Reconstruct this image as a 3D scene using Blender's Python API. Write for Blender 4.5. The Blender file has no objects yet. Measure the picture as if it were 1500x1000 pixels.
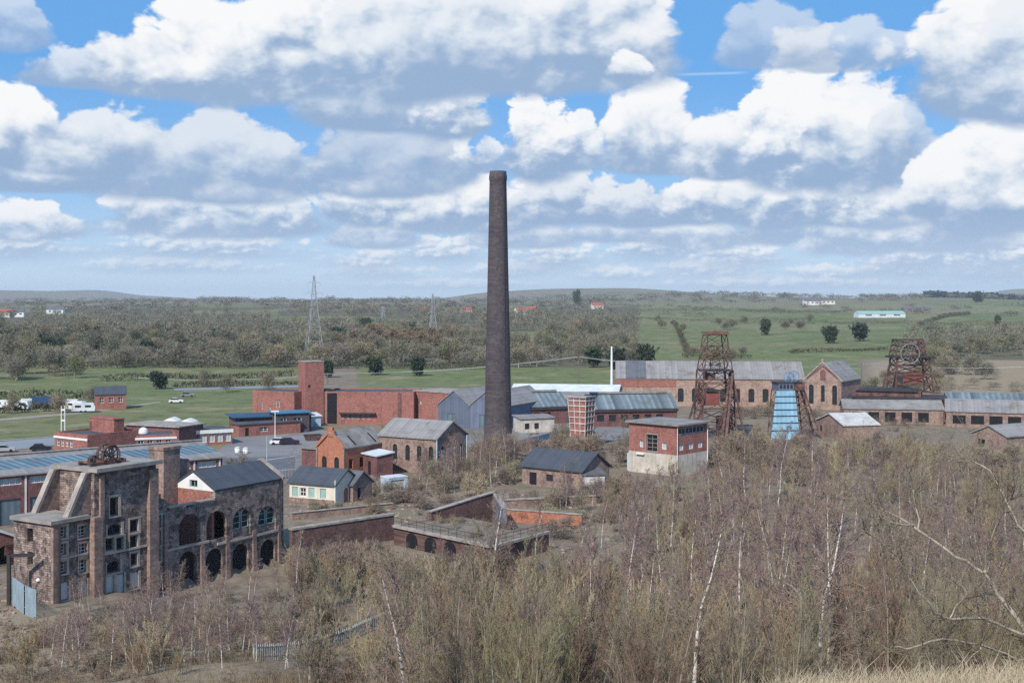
import bpy, bmesh, math, random
import numpy as np
from mathutils import Vector, Matrix
from mathutils.geometry import tessellate_polygon

random.seed(7); np.random.seed(7)
S = bpy.context.scene
COL = S.collection
R = math.radians

# ------------------------------------------------------------------ camera
CAM_Z = 31.0            # eye height above the colliery yard
FOC = 1800.0            # focal length in units of a 1500 wide picture
HOR = 440.0             # height of the level line in the same units
cam_d = bpy.data.cameras.new('camera'); cam = bpy.data.objects.new('camera', cam_d); COL.objects.link(cam)
cam.location = (0, 0, CAM_Z); cam.rotation_euler = (R(90), 0, 0)
cam_d.sensor_fit = 'HORIZONTAL'; cam_d.sensor_width = 36.0; cam_d.lens = 36.0*FOC/1500.0
cam_d.shift_x = 0.0; cam_d.shift_y = -(500.0-HOR)/1500.0
cam_d.clip_start = 0.5; cam_d.clip_end = 60000
S.camera = cam
S.view_settings.view_transform = 'Standard'; S.view_settings.look = 'None'
S.view_settings.exposure = 0.0; S.view_settings.gamma = 1.0
S.cycles.max_bounces = 5; S.cycles.diffuse_bounces = 2; S.cycles.glossy_bounces = 2
S.cycles.transparent_max_bounces = 8; S.cycles.volume_bounces = 0
S.cycles.use_adaptive_sampling = False
S.cycles.use_denoising = False          # keep the fine grain of twigs and brick
S.cycles.sample_clamp_direct = 6.0; S.cycles.sample_clamp_indirect = 3.0

# ------------------------------------------------------------------ sun and sky
SUN_EL = 40.0
SUN_AZ = math.atan2(-0.40, -0.92)                 # from +Y, clockwise: behind the camera, to the left
sd = Vector((math.sin(SUN_AZ)*math.cos(R(SUN_EL)), math.cos(SUN_AZ)*math.cos(R(SUN_EL)), math.sin(R(SUN_EL))))
sl = bpy.data.lights.new('sun', 'SUN'); sl.energy = 4.8; sl.angle = R(0.5); sl.color = (1.0, 0.93, 0.83)
so = bpy.data.objects.new('sun', sl); COL.objects.link(so)
so.rotation_euler = (-sd).to_track_quat('-Z', 'Y').to_euler(); so.location = (-60, -60, 120)

class NT:
    """little helper to write node trees"""
    def __init__(s, tree): s.t = tree; s.n = tree.nodes; s.l = tree.links
    def put(s, sock, v):
        if isinstance(v, bpy.types.NodeSocket): s.l.new(v, sock)
        elif v is not None: sock.default_value = v
    def m(s, op, a, b=None, c=None, clamp=False):
        n = s.n.new('ShaderNodeMath'); n.operation = op; n.use_clamp = clamp
        s.put(n.inputs[0], a); s.put(n.inputs[1], b); s.put(n.inputs[2], c); return n.outputs[0]
    def ss(s, v, lo, hi, a=0.0, b=1.0):
        n = s.n.new('ShaderNodeMapRange'); n.interpolation_type = 'SMOOTHSTEP'
        s.put(n.inputs['Value'], v); s.put(n.inputs['From Min'], lo); s.put(n.inputs['From Max'], hi)
        s.put(n.inputs['To Min'], a); s.put(n.inputs['To Max'], b); return n.outputs[0]
    def mix(s, f, a, b):
        n = s.n.new('ShaderNodeMix'); n.data_type = 'RGBA'
        s.put(n.inputs[0], f); s.put(n.inputs[6], a); s.put(n.inputs[7], b); return n.outputs[2]
    def mul(s, a, b):
        n = s.n.new('ShaderNodeMix'); n.data_type = 'RGBA'; n.blend_type = 'MULTIPLY'
        n.inputs[0].default_value = 1.0; s.put(n.inputs[6], a); s.put(n.inputs[7], b); return n.outputs[2]
    def xyz(s, x, y, z):
        n = s.n.new('ShaderNodeCombineXYZ')
        for i, v in enumerate((x, y, z)): s.put(n.inputs[i], v)
        return n.outputs[0]
    def sep(s, v):
        n = s.n.new('ShaderNodeSeparateXYZ'); s.l.new(v, n.inputs[0]); return n.outputs
    def noise(s, vec, scale, detail=5, rough=0.55, dist=0.0, w=None):
        n = s.n.new('ShaderNodeTexNoise'); n.inputs['Scale'].default_value = scale
        n.inputs['Detail'].default_value = detail; n.inputs['Roughness'].default_value = rough
        n.inputs['Distortion'].default_value = dist
        if vec is not None: s.l.new(vec, n.inputs['Vector'])
        return n.outputs['Fac']
    def vor(s, vec, scale, detail=0, out='Distance', rnd=1.0, feat='F1'):
        n = s.n.new('ShaderNodeTexVoronoi'); n.feature = feat; n.inputs['Scale'].default_value = scale
        n.inputs['Detail'].default_value = detail; n.inputs['Randomness'].default_value = rnd
        if vec is not None: s.l.new(vec, n.inputs['Vector'])
        return n.outputs[out]

def lin(r, g, b):
    f = lambda c: (c/255/12.92) if c/255 <= .04045 else ((c/255+.055)/1.055)**2.4
    return (f(r), f(g), f(b), 1.0)

W = bpy.data.worlds.new('World'); S.world = W; W.use_nodes = True
W.cycles.sampling_method = 'MANUAL'; W.cycles.sample_map_resolution = 512
w = NT(W.node_tree); w.n.clear()
outw = w.n.new('ShaderNodeOutputWorld')
sky = w.n.new('ShaderNodeTexSky'); sky.sky_type = 'NISHITA'; sky.sun_disc = False
sky.sun_elevation = R(SUN_EL); sky.sun_rotation = SUN_AZ; sky.altitude = 150; sky.air_density = 1.0
sky.dust_density = 0.4; sky.ozone_density = 3.0
SKY_STR = 0.10
K = 1.0/SKY_STR           # cloud colours are written as seen, then divided by the strength
geo = w.n.new('ShaderNodeTexCoord')
dx, dy, dz = w.sep(geo.outputs['Generated'])
az = w.m('ARCTAN2', dx, dy); el = w.m('ARCSINE', dz)
# unit: hundredths of the picture grid = 1/18 rad
ax_ = w.m('MULTIPLY', az, 18.0); ay_ = w.m('MULTIPLY', el, 18.0)
P0 = w.xyz(ax_, ay_, 0.0)
# warp for billowing edges
def vmath(op, a, b=None, sc=None):
    n = w.n.new('ShaderNodeVectorMath'); n.operation = op
    w.put(n.inputs[0], a)
    if b is not None: w.put(n.inputs[1], b)
    if sc is not None: n.inputs['Scale'].default_value = sc
    return n.outputs[0]
def cloudnoise(P, f, seed):
    """billows (rounded lumps at three sizes) plus fractal noise, about -1..1"""
    Q = vmath('ADD', P, (seed*7.3, seed*3.1, seed*1.7))
    wn = w.n.new('ShaderNodeTexNoise'); wn.inputs['Scale'].default_value = f*1.6; wn.inputs['Detail'].default_value = 3
    w.l.new(Q, wn.inputs['Vector'])
    Q2 = vmath('ADD', Q, vmath('SCALE', vmath('SUBTRACT', wn.outputs['Color'], (.5, .5, .5)), sc=0.55/f))
    v1 = w.vor(Q2, f*1.3, 3.0)
    n1 = w.noise(Q, f*0.9, 8, 0.64)
    a = w.m('MULTIPLY', w.m('SUBTRACT', 0.48, v1), 1.5)
    return w.m('ADD', a, w.m('MULTIPLY', w.m('SUBTRACT', n1, 0.5), 2.2))
NS = {}
for key, f in (('far', 2.8), ('mid', 1.35), ('big', 0.85)):
    Ps = vmath('MULTIPLY', P0, (1.0, 1.45 if key != 'far' else 2.0, 1.0))
    n0 = cloudnoise(Ps, f, {'far': 1, 'mid': 2, 'big': 3}[key])
    off = 0.16/f
    n1 = cloudnoise(vmath('ADD', Ps, (-off*1.0, off*1.5, 0)), f, {'far': 1, 'mid': 2, 'big': 3}[key])
    NS[key] = (n0, w.m('SUBTRACT', n0, n1))
# node group: one cloud laid over the colours behind it
g = bpy.data.node_groups.new('cloud', 'ShaderNodeTree')
for nm, ty in (('Behind', 'NodeSocketColor'), ('X', 'NodeSocketFloat'), ('Y', 'NodeSocketFloat'), ('N', 'NodeSocketFloat'), ('Relief', 'NodeSocketFloat'),
               ('CX', 'NodeSocketFloat'), ('CY', 'NodeSocketFloat'), ('RX', 'NodeSocketFloat'), ('RY', 'NodeSocketFloat'), ('Bright', 'NodeSocketFloat'),
               ('Amp', 'NodeSocketFloat'), ('Soft', 'NodeSocketFloat'), ('Alpha', 'NodeSocketFloat'), ('Thin', 'NodeSocketFloat')):
    g.interface.new_socket(nm, in_out='INPUT', socket_type=ty)
g.interface.new_socket('Out', in_out='OUTPUT', socket_type='NodeSocketColor')
g.interface.new_socket('XO', in_out='OUTPUT', socket_type='NodeSocketFloat')
g.interface.new_socket('YO', in_out='OUTPUT', socket_type='NodeSocketFloat')
q = NT(g); gi = q.n.new('NodeGroupInput'); go = q.n.new('NodeGroupOutput'); I = gi.outputs
ddx = q.m('DIVIDE', q.m('SUBTRACT', I['X'], I['CX']), I['RX'])
yy = q.m('SUBTRACT', I['Y'], I['CY'])
up = q.m('DIVIDE', q.m('MAXIMUM', yy, 0.0), I['RY'])
dn = q.m('DIVIDE', q.m('MINIMUM', yy, 0.0), q.m('MULTIPLY', I['RY'], I['Thin']))
d2 = q.m('SQRT', q.m('ADD', q.m('MULTIPLY', ddx, ddx), q.m('ADD', q.m('MULTIPLY', up, up), q.m('MULTIPLY', dn, dn))))
am = q.m('MULTIPLY', I['Amp'], q.ss(yy, q.m('MULTIPLY', I['RY'], -0.1), q.m('MULTIPLY', I['RY'], 0.35), 0.45, 1.0))
d = q.m('ADD', q.m('SUBTRACT', 1.30, d2), q.m('MULTIPLY', I['N'], am))
sf = q.m('MULTIPLY', I['Soft'], q.ss(yy, q.m('MULTIPLY', I['RY'], -0.1), q.m('MULTIPLY', I['RY'], 0.5), 3.2, 1.0))
a = q.m('MULTIPLY', q.ss(d, q.m('MULTIPLY', sf, -0.3), sf), I['Alpha'])
core = q.ss(d, 0.0, 0.9)
h = q.m('ADD', q.m('DIVIDE', yy, I['RY']), q.m('MULTIPLY', I['Relief'], 0.34))
h = q.m('ADD', h, q.m('MULTIPLY', I['N'], 0.12))
t1 = q.ss(h, -0.50, 0.72)
t1 = q.m('MULTIPLY', t1, I['Bright'])
c = q.mix(q.ss(t1, 0.05, 0.62), lin(152, 178, 211), lin(214, 225, 238))
c = q.mix(q.ss(t1, 0.40, 0.95), c, lin(250, 251, 252))
sc_ = q.n.new('ShaderNodeVectorMath'); sc_.operation = 'SCALE'; q.l.new(c, sc_.inputs[0]); sc_.inputs['Scale'].default_value = K
res = q.mix(a, I['Behind'], sc_.outputs[0])
q.l.new(res, go.inputs[0])
# evaluate the clouds one after the other (keeps the shader small): X and Y wait for the colour
tiny = q.m('MULTIPLY', q.sep(res)[0], 1e-9)
q.l.new(q.m('ADD', I['X'], tiny), go.inputs[1]); q.l.new(q.m('ADD', I['Y'], tiny), go.inputs[2])

# clear sky, paler and whiter towards the horizon
skyc = w.mul(sky.outputs[0], (0.55, 0.92, 1.25, 1))
hz = w.ss(el, -0.02, 0.20)
clear = w.mix(w.m('MULTIPLY', hz, 0.85), tuple(K*v for v in lin(192, 218, 244)[:3])+(1,), tuple(K*v for v in lin(84, 163, 234)[:3])+(1,))
clear = w.mix(0.80, skyc, clear)
# loose broken cloud over the rest of the sky, beyond the clouds laid out below
pl = w.xyz(w.m('DIVIDE', dx, w.m('MAXIMUM', dz, 0.04)), w.m('DIVIDE', dy, w.m('MAXIMUM', dz, 0.04)), 0.0)
gen = w.ss(w.noise(pl, 0.9, 4, 0.58), 0.52, 0.70)
gen = w.m('MULTIPLY', gen, w.ss(dz, 0.0, 0.05))
rest = w.mix(gen, clear, tuple(K*v for v in lin(206, 216, 230)[:3])+(1,))
# clouds: kind, centre x, base y, half width, height, brightness, alpha  (grid of 1500 x 1000)
CL = [
 ('far', 1130, 412, 190, 13, .8, .5), ('far', 1040, 398, 100, 22, .9, .8), ('far', 1225, 402, 80, 18, .9, .8), ('far', 905, 404, 70, 16, .9, .8), ('far', 660, 418, 150, 12, .9, .6), ('far', 1150, 418, 220, 12, .9, .6),
 ('far', 560, 402, 90, 18, .9, .7), ('far', 745, 398, 80, 20, .95, .8), ('far', 1310, 394, 60, 26, 1, .85), ('far', 1450, 402, 100, 22, .85, .75),
 ('far', 260, 392, 140, 18, .8, .8), ('far', 540, 384, 70, 26, .85, .85), ('far', 650, 372, 80, 30, .95, .9), ('far', 815, 380, 75, 38, .95, .95), ('far', 960, 368, 80, 34, .9, .95),
 ('far', 1085, 378, 70, 30, 1, .95), ('far', 1345, 380, 80, 46, .95, .95), ('far', 1470, 378, 80, 60, 1, .95), ('far', 20, 366, 100, 30, .8, .9), ('far', 300, 366, 160, 30, .8, .9),
 ('mid', 545, 352, 80, 36, .7, .95), ('mid', 770, 352, 90, 40, .85, .95), ('mid', 900, 344, 85, 36, .8, .95), ('mid', 1020, 352, 80, 46, .95, .95), ('mid', 1140, 344, 80, 46, .85, .95),
 ('mid', 1260, 356, 90, 56, .95, .95), ('mid', 1390, 350, 90, 60, .9, .95), ('mid', 30, 338, 90, 40, .9, .95), ('mid', 330, 330, 190, 60, .8, .95), ('mid', 545, 312, 80, 62, .95, 1),
 ('mid', 640, 320, 80, 70, .85, 1), ('mid', 725, 318, 75, 82, .95, 1), ('mid', 830, 310, 90, 68, .7, 1), ('mid', 935, 318, 95, 50, .65, 1), ('mid', 1040, 308, 95, 62, .9, 1),
 ('mid', 1130, 314, 80, 76, .8, 1), ('mid', 1215, 308, 85, 70, .98, 1), ('mid', 1290, 320, 60, 50, .9, .9), ('mid', 668, 250, 42, 62, 1, .95), ('big', 560, 264, 120, 95, .45, .95),
 ('big', 30, 268, 100, 52, .8, .95), ('big', 300, 270, 180, 100, .6, .95), ('mid', 790, 234, 62, 100, .95, 1), ('mid', 850, 230, 34, 62, .95, .95), ('mid', 715, 238, 32, 46, .85, .9),
 ('big', 1010, 238, 140, 60, .7, 1), ('big', 952, 226, 72, 104, .95, 1), ('big', 1085, 242, 95, 84, .9, 1), ('big', 1180, 236, 92, 164, 1.05, 1), ('big', 1255, 244, 90, 150, .95, .95),
 ('mid', 1130, 236, 50, 110, 1.0, 1), ('big', 1330, 232, 50, 90, .65, .8), ('big', 1440, 308, 92, 158, 1, 1), ('big', 1365, 300, 46, 70, .98, .95), ('big', 1520, 300, 70, 140, 1, 1),
 ('big', 30, 226, 80, 92, 1.05, 1), ('big', 140, 236, 90, 80, .7, .95), ('big', 560, 170, 120, 92, .6, 1), ('mid', 655, 178, 66, 88, .95, 1), ('big', 110, 118, 74, 44, .7, .85),
 ('big', 1130, 82, 80, 70, .5, .7), ('big', 1240, 92, 90, 52, .6, .75), ('big', 20, 56, 46, 66, .6, .7), ('big', 215, 116, 90, 92, .95, 1), ('big', 330, 122, 120, 122, 1.0, 1),
 ('big', 460, 104, 120, 130, .95, 1), ('big', 600, 112, 150, 150, .75, 1), ('big', 740, 100, 150, 150, .7, 1), ('big', 870, 94, 120, 150, .8, 1), ('mid', 925, 106, 34, 30, 1.0, .95),
 ('big', 1430, 132, 84, 165, .9, 1), ('big', 1520, 140, 90, 150, .75, 1)
]
# thin contrail
ct = w.m('MULTIPLY', w.ss(w.m('ABSOLUTE', w.m('SUBTRACT', ay_, 3.24)), 0.0, 0.03, .35, 0.0), w.ss(w.m('ABSOLUTE', w.m('SUBTRACT', ax_, 2.9)), .3, .6, 1.0, 0.0))
front = w.mix(ct, clear, tuple(K*v for v in lin(225, 238, 250)[:3])+(1,))
def backdrop(color):
    b = w.n.new('ShaderNodeBackground'); b.inputs['Strength'].default_value = SKY_STR
    w.put(b.inputs['Color'], color); return b.outputs[0]
def choose(fac, a, b):                      # fac is exactly 0 or 1: only that half of the sky is worked out
    n = w.n.new('ShaderNodeMixShader'); w.put(n.inputs[0], fac); w.l.new(a, n.inputs[1]); w.l.new(b, n.inputs[2]); return n.outputs[0]
PUT = []
for k, cx, cy, rx, ry, br, al in CL:
    X = (cx-750)/FOC; Y = (HOR-cy)/FOC
    PUT.append((k, math.atan(X)*18, math.atan(Y*math.cos(math.atan(X)))*18, rx/100*0.97, ry/100, br, al))
GROW = 1.5
def sky_part(x0, x1, y0, y1, r=0):
    cur = front
    tiny = w.m('MULTIPLY', w.sep(cur)[0], 1e-9*(1+r*0.1+x0*0.003+y0*0.01)); xo = w.m('ADD', ax_, tiny); yo = w.m('ADD', ay_, tiny)
    for k, cx, cy, rx, ry, br, al in PUT:
        if cx-rx*GROW > x1 or cx+rx*GROW < x0 or cy+ry*GROW < y0 or cy-ry*0.7 > y1: continue
        n = w.n.new('ShaderNodeGroup'); n.node_tree = g
        w.l.new(cur, n.inputs['Behind']); w.l.new(xo, n.inputs['X']); w.l.new(yo, n.inputs['Y'])
        w.l.new(NS[k][0], n.inputs['N']); w.l.new(NS[k][1], n.inputs['Relief'])
        n.inputs['CX'].default_value = cx; n.inputs['CY'].default_value = cy
        n.inputs['RX'].default_value = rx; n.inputs['RY'].default_value = ry
        n.inputs['Bright'].default_value = br; n.inputs['Amp'].default_value = {'far': .48, 'mid': .38, 'big': .35}[k]
        n.inputs['Soft'].default_value = {'far': .30, 'mid': .13, 'big': .11}[k]; n.inputs['Alpha'].default_value = al
        n.inputs['Thin'].default_value = {'far': .6, 'mid': .34, 'big': .26}[k]
        cur, xo, yo = n.outputs[0], n.outputs[1], n.outputs[2]
    # the lowest clouds fade into the bright air near the skyline
    cur = w.mix(w.ss(ay_, 0.0, 1.5, 0.50, 0.0), cur, tuple(K*v for v in lin(216, 231, 247)[:3])+(1,))
    return backdrop(cur)
XS = [-11.0, -4.0, 0.0, 4.0, 11.0]; YS = [-0.4, 6.2]
rows = []
for r in range(len(YS)-1):
    sh = sky_part(XS[0], XS[1], YS[r], YS[r+1])
    for c in range(1, len(XS)-1):
        sh = choose(w.m('GREATER_THAN', ax_, XS[c]), sh, sky_part(XS[c], XS[c+1], YS[r], YS[r+1]))
    rows.append(sh)
sh = rows[0]
for r in range(1, len(rows)): sh = choose(w.m('GREATER_THAN', ay_, YS[r]), sh, rows[r])
inside = w.m('MULTIPLY', w.m('LESS_THAN', w.m('ABSOLUTE', ax_), XS[-1]), w.m('MULTIPLY', w.m('GREATER_THAN', ay_, YS[0]), w.m('LESS_THAN', ay_, YS[-1])))
w.l.new(choose(inside, backdrop(rest), sh), outw.inputs[0])

# ------------------------------------------------------------------ helpers
def at(px, py, z=0.0):
    """point at height z seen at picture grid position (px, py)"""
    Y = FOC*(CAM_Z-z)/(py-HOR); return Vector(((px-750)/FOC*Y, Y, z))
def atY(px, Y, z=0.0): return Vector(((px-750)/FOC*Y, Y, z))
def hz_(py, Y): return CAM_Z-(py-HOR)*Y/FOC          # height seen at row py, distance Y

def tag(o, label=None, cat=None, group=None, kind=None):
    if label: o['label'] = label
    if cat: o['category'] = cat
    if group: o['group'] = group
    if kind: o['kind'] = kind
    return o
def thing(name, label, cat, loc=(0, 0, 0), rz=0.0, group=None):
    o = bpy.data.objects.new(name, None); COL.objects.link(o)
    o.location = loc; o.rotation_euler = (0, 0, rz); o.empty_display_size = 0.5
    return tag(o, label, cat, group)
def copy_tree(o, parent=None):
    c = o.copy(); COL.objects.link(c)
    if parent is not None: c.parent = parent
    for ch in o.children: copy_tree(ch, c)
    return c

class MB:
    """collects shapes, then links them as ONE mesh object"""
    def __init__(s, M=None): s.v = []; s.f = []; s.M = M or Matrix.Identity(4)
    def add(s, vs, fs):
        n = len(s.v); s.v += [tuple(s.M @ Vector(p)) for p in vs]; s.f += [tuple(i+n for i in f) for f in fs]; return s
    def box(s, x0, x1, y0, y1, z0, z1):
        return s.add([(x0,y0,z0),(x1,y0,z0),(x1,y1,z0),(x0,y1,z0),(x0,y0,z1),(x1,y0,z1),(x1,y1,z1),(x0,y1,z1)],
                     [(0,3,2,1),(4,5,6,7),(0,1,5,4),(1,2,6,5),(2,3,7,6),(3,0,4,7)])
    def frustum(s, r0, r1, z0, z1):
        """r = (x0,x1,y0,y1) at the bottom and at the top"""
        a, b = r0, r1
        return s.add([(a[0],a[2],z0),(a[1],a[2],z0),(a[1],a[3],z0),(a[0],a[3],z0),(b[0],b[2],z1),(b[1],b[2],z1),(b[1],b[3],z1),(b[0],b[3],z1)],
                     [(0,3,2,1),(4,5,6,7),(0,1,5,4),(1,2,6,5),(2,3,7,6),(3,0,4,7)])
    def beam(s, p, q, w=0.2, h=None):
        p, q = Vector(p), Vector(q); h = h or w; d = (q-p)
        if d.length < 1e-6: return s
        d.normalize(); u = Vector((0, 0, 1)) if abs(d.z) < .95 else Vector((0, 1, 0))
        a = d.cross(u).normalized()*w/2; b = a.cross(d).normalized()*h/2
        return s.add([p-a-b, p+a-b, p+a+b, p-a+b, q-a-b, q+a-b, q+a+b, q-a+b],
                     [(0,3,2,1),(4,5,6,7),(0,1,5,4),(1,2,6,5),(2,3,7,6),(3,0,4,7)])
    def tube(s, pts, rad, n=6, cap=True):
        pts = [Vector(p) for p in pts]; k = len(pts); rad = rad if hasattr(rad, '__len__') else [rad]*k
        vs = []; fs = []
        for i, p in enumerate(pts):
            d = (pts[min(i+1, k-1)]-pts[max(i-1, 0)])
            d = d.normalized() if d.length > 1e-9 else Vector((0, 0, 1))
            u = Vector((0, 0, 1)) if abs(d.z) < .9 else Vector((1, 0, 0))
            a = d.cross(u).normalized(); b = d.cross(a)
            for j in range(n):
                t = 2*math.pi*j/n; vs.append(p+(a*math.cos(t)+b*math.sin(t))*rad[i])
        for i in range(k-1):
            for j in range(n):
                j2 = (j+1) % n; fs.append((i*n+j, i*n+j2, (i+1)*n+j2, (i+1)*n+j))
        if cap: fs.append(tuple(range(n))); fs.append(tuple(range((k-1)*n+n-1, (k-1)*n-1, -1)))
        return s.add(vs, fs)
    def lathe(s, prof, n=32, c=(0, 0)):
        vs = [(c[0]+r*math.cos(2*math.pi*j/n), c[1]+r*math.sin(2*math.pi*j/n), z) for r, z in prof for j in range(n)]
        fs = [(i*n+j, i*n+(j+1) % n, (i+1)*n+(j+1) % n, (i+1)*n+j) for i in range(len(prof)-1) for j in range(n)]
        fs.append(tuple(range(n-1, -1, -1))); fs.append(tuple(range((len(prof)-1)*n, len(prof)*n)))
        return s.add(vs, fs)
    def ring(s, c, R_, r, axis='y', n=28, m=6, a0=0.0, a1=2*math.pi, squash=1.0):
        pts = []
        for i in range(n+1):
            t = a0+(a1-a0)*i/n
            if axis == 'y': pts.append((c[0]+R_*math.cos(t), c[1], c[2]+R_*math.sin(t)))
            elif axis == 'x': pts.append((c[0], c[1]+R_*math.cos(t), c[2]+R_*math.sin(t)))
            else: pts.append((c[0]+R_*math.cos(t), c[1]+R_*math.sin(t), c[2]))
        return s.tube(pts, r, m)
    def prism(s, poly, y0, y1, holes=()):
        """polygon in x,z pushed from y0 (seen from -y) to y1, with holes right through"""
        loops = [list(poly)]+[list(h) for h in holes]
        vs = []; idx = []
        for lp in loops: idx.append(range(len(vs), len(vs)+len(lp))); vs += lp
        n = len(vs)
        tris = tessellate_polygon([[Vector((x, z, 0)) for x, z in lp] for lp in loops])
        V = [(x, y0, z) for x, z in vs]+[(x, y1, z) for x, z in vs]; F = []
        for t in tris:
            (ax, az_), (bx, bz), (cx, cz) = vs[t[0]], vs[t[1]], vs[t[2]]
            ccw = (bx-ax)*(cz-az_)-(bz-az_)*(cx-ax) > 0
            t = tuple(t) if ccw else tuple(t)[::-1]
            F.append(t); F.append(tuple(i+n for i in t[::-1]))
        for k, ix in enumerate(idx):
            ix = list(ix); lp = loops[k]
            area = sum(lp[i][0]*lp[(i+1) % len(lp)][1]-lp[(i+1) % len(lp)][0]*lp[i][1] for i in range(len(lp)))
            out = (area > 0) == (k == 0)
            for i in range(len(ix)):
                a, b = ix[i], ix[(i+1) % len(ix)]
                F.append((b, a, a+n, b+n) if out else (a, b, b+n, a+n))
        return s.add(V, F)
    def build(s, name, mat, parent=None, smooth=False, loc=None):
        me = bpy.data.meshes.new(name); me.from_pydata(s.v, [], s.f); me.update()
        if smooth: me.polygons.foreach_set('use_smooth', [True]*len(me.polygons))
        me.materials.append(mat)
        o = bpy.data.objects.new(name, me); COL.objects.link(o)
        if parent is not None: o.parent = parent
        if loc is not None: o.location = loc
        return o

def rect(x0, x1, z0, z1): return [(x0, z0), (x1, z0), (x1, z1), (x0, z1)]
def arch(x0, x1, z0, z1, n=10, seg=1.0):
    r = (x1-x0)/2; c = (x0+x1)/2; rise = min(r*seg, (z1-z0)*.8); zs = z1-rise
    return [(x0, z0), (x1, z0)]+[(c+r*math.cos(math.pi*i/n), zs+rise*math.sin(math.pi*i/n)) for i in range(0, n+1)]

# ------------------------------------------------------------------ materials
MATS = {}
def mat_new(name):
    m = bpy.data.materials.new(name); m.use_nodes = True; t = NT(m.node_tree); t.n.clear()
    o = t.n.new('ShaderNodeOutputMaterial'); b = t.n.new('ShaderNodeBsdfPrincipled'); t.l.new(b.outputs[0], o.inputs[0])
    MATS[name] = m
    return m, t, b
def c4(c): return tuple(c)+(1,) if len(c) == 3 else tuple(c)
def objco(t): return t.n.new('ShaderNodeTexCoord').outputs['Object']
def worldco(t): return t.n.new('ShaderNodeNewGeometry').outputs['Position']
def plain(name, col, rough=.8, var=.25, scale=.6, metal=0.0, spots=None, bump=0.0, streak=0.0):
    """one colour broken up by weathering, optional second colour in patches and rain streaks"""
    m, t, b = mat_new(name); P = objco(t)
    n = t.noise(P, scale, 6, .65)
    c = t.mix(t.ss(n, .25, .75), c4([v*(1-var) for v in col]), c4([min(1, v*(1+var)) for v in col]))
    n2 = t.noise(P, scale*9, 3, .6); c = t.mix(t.ss(n2, .35, .75, 0, var*.9), c, c4([v*.55 for v in col]))
    if spots: c = t.mix(t.ss(t.noise(P, scale*1.7, 5, .7), spots[1], spots[1]+.12), c, c4(spots[0]))
    if streak:
        mp = t.n.new('ShaderNodeVectorMath'); mp.operation = 'MULTIPLY'; t.l.new(P, mp.inputs[0]); mp.inputs[1].default_value = (2.2, 2.2, .12)
        c = t.mix(t.ss(t.noise(mp.outputs[0], 1.0, 4, .6), .5, .75, 0, streak), c, c4([v*.4 for v in col]))
    t.l.new(c, b.inputs['Base Color']); b.inputs['Roughness'].default_value = rough; b.inputs['Metallic'].default_value = metal
    b.inputs['Specular IOR Level'].default_value = .25
    if bump:
        bp = t.n.new('ShaderNodeBump'); bp.inputs['Strength'].default_value = bump; bp.inputs['Distance'].default_value = .1
        t.l.new(n2, bp.inputs['Height']); t.l.new(bp.outputs[0], b.inputs['Normal'])
    return m
def bricks(name, c1, c2, mortar, bw=.45, bh=.15, var=.6, stain=(.06, .05, .05), stain_at=.58, size=.02):
    m, t, b = mat_new(name); P = objco(t); x, y, z = t.sep(P)
    v = t.xyz(t.m('ADD', x, y), z, 0.0)
    br = t.n.new('ShaderNodeTexBrick'); t.l.new(v, br.inputs['Vector']); br.inputs['Scale'].default_value = 1.0
    br.inputs['Brick Width'].default_value = bw; br.inputs['Row Height'].default_value = bh
    br.inputs['Mortar Size'].default_value = size; br.inputs['Color1'].default_value = c4(c1); br.inputs['Color2'].default_value = c4(c2)
    br.inputs['Mortar'].default_value = c4(mortar); br.inputs['Mortar Smooth'].default_value = .3
    n = t.noise(P, .35, 6, .7)
    c = t.mix(t.ss(n, stain_at-.15, stain_at+.2, 0, .75), br.outputs['Color'], c4(stain))
    mp = t.n.new('ShaderNodeVectorMath'); mp.operation = 'MULTIPLY'; t.l.new(P, mp.inputs[0]); mp.inputs[1].default_value = (1.3, 1.3, .15)
    c = t.mix(t.ss(t.noise(mp.outputs[0], 1.0, 4, .6), .5, .75, 0, .45), c, c4(stain))
    vo = t.vor(v, 1/bh*.55, 0, 'Color'); l = t.sep(vo)[0]
    c = t.mul(c, t.mix(l, (1-var*.55,)*3+(1,), (1+var*.45,)*3+(1,)))
    t.l.new(c, b.inputs['Base Color']); b.inputs['Roughness'].default_value = .9; b.inputs['Specular IOR Level'].default_value = .2
    bp = t.n.new('ShaderNodeBump'); bp.inputs['Strength'].default_value = .5; bp.inputs['Distance'].default_value = .05
    t.l.new(l, bp.inputs['Height']); t.l.new(bp.outputs[0], b.inputs['Normal'])
    return m
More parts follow.
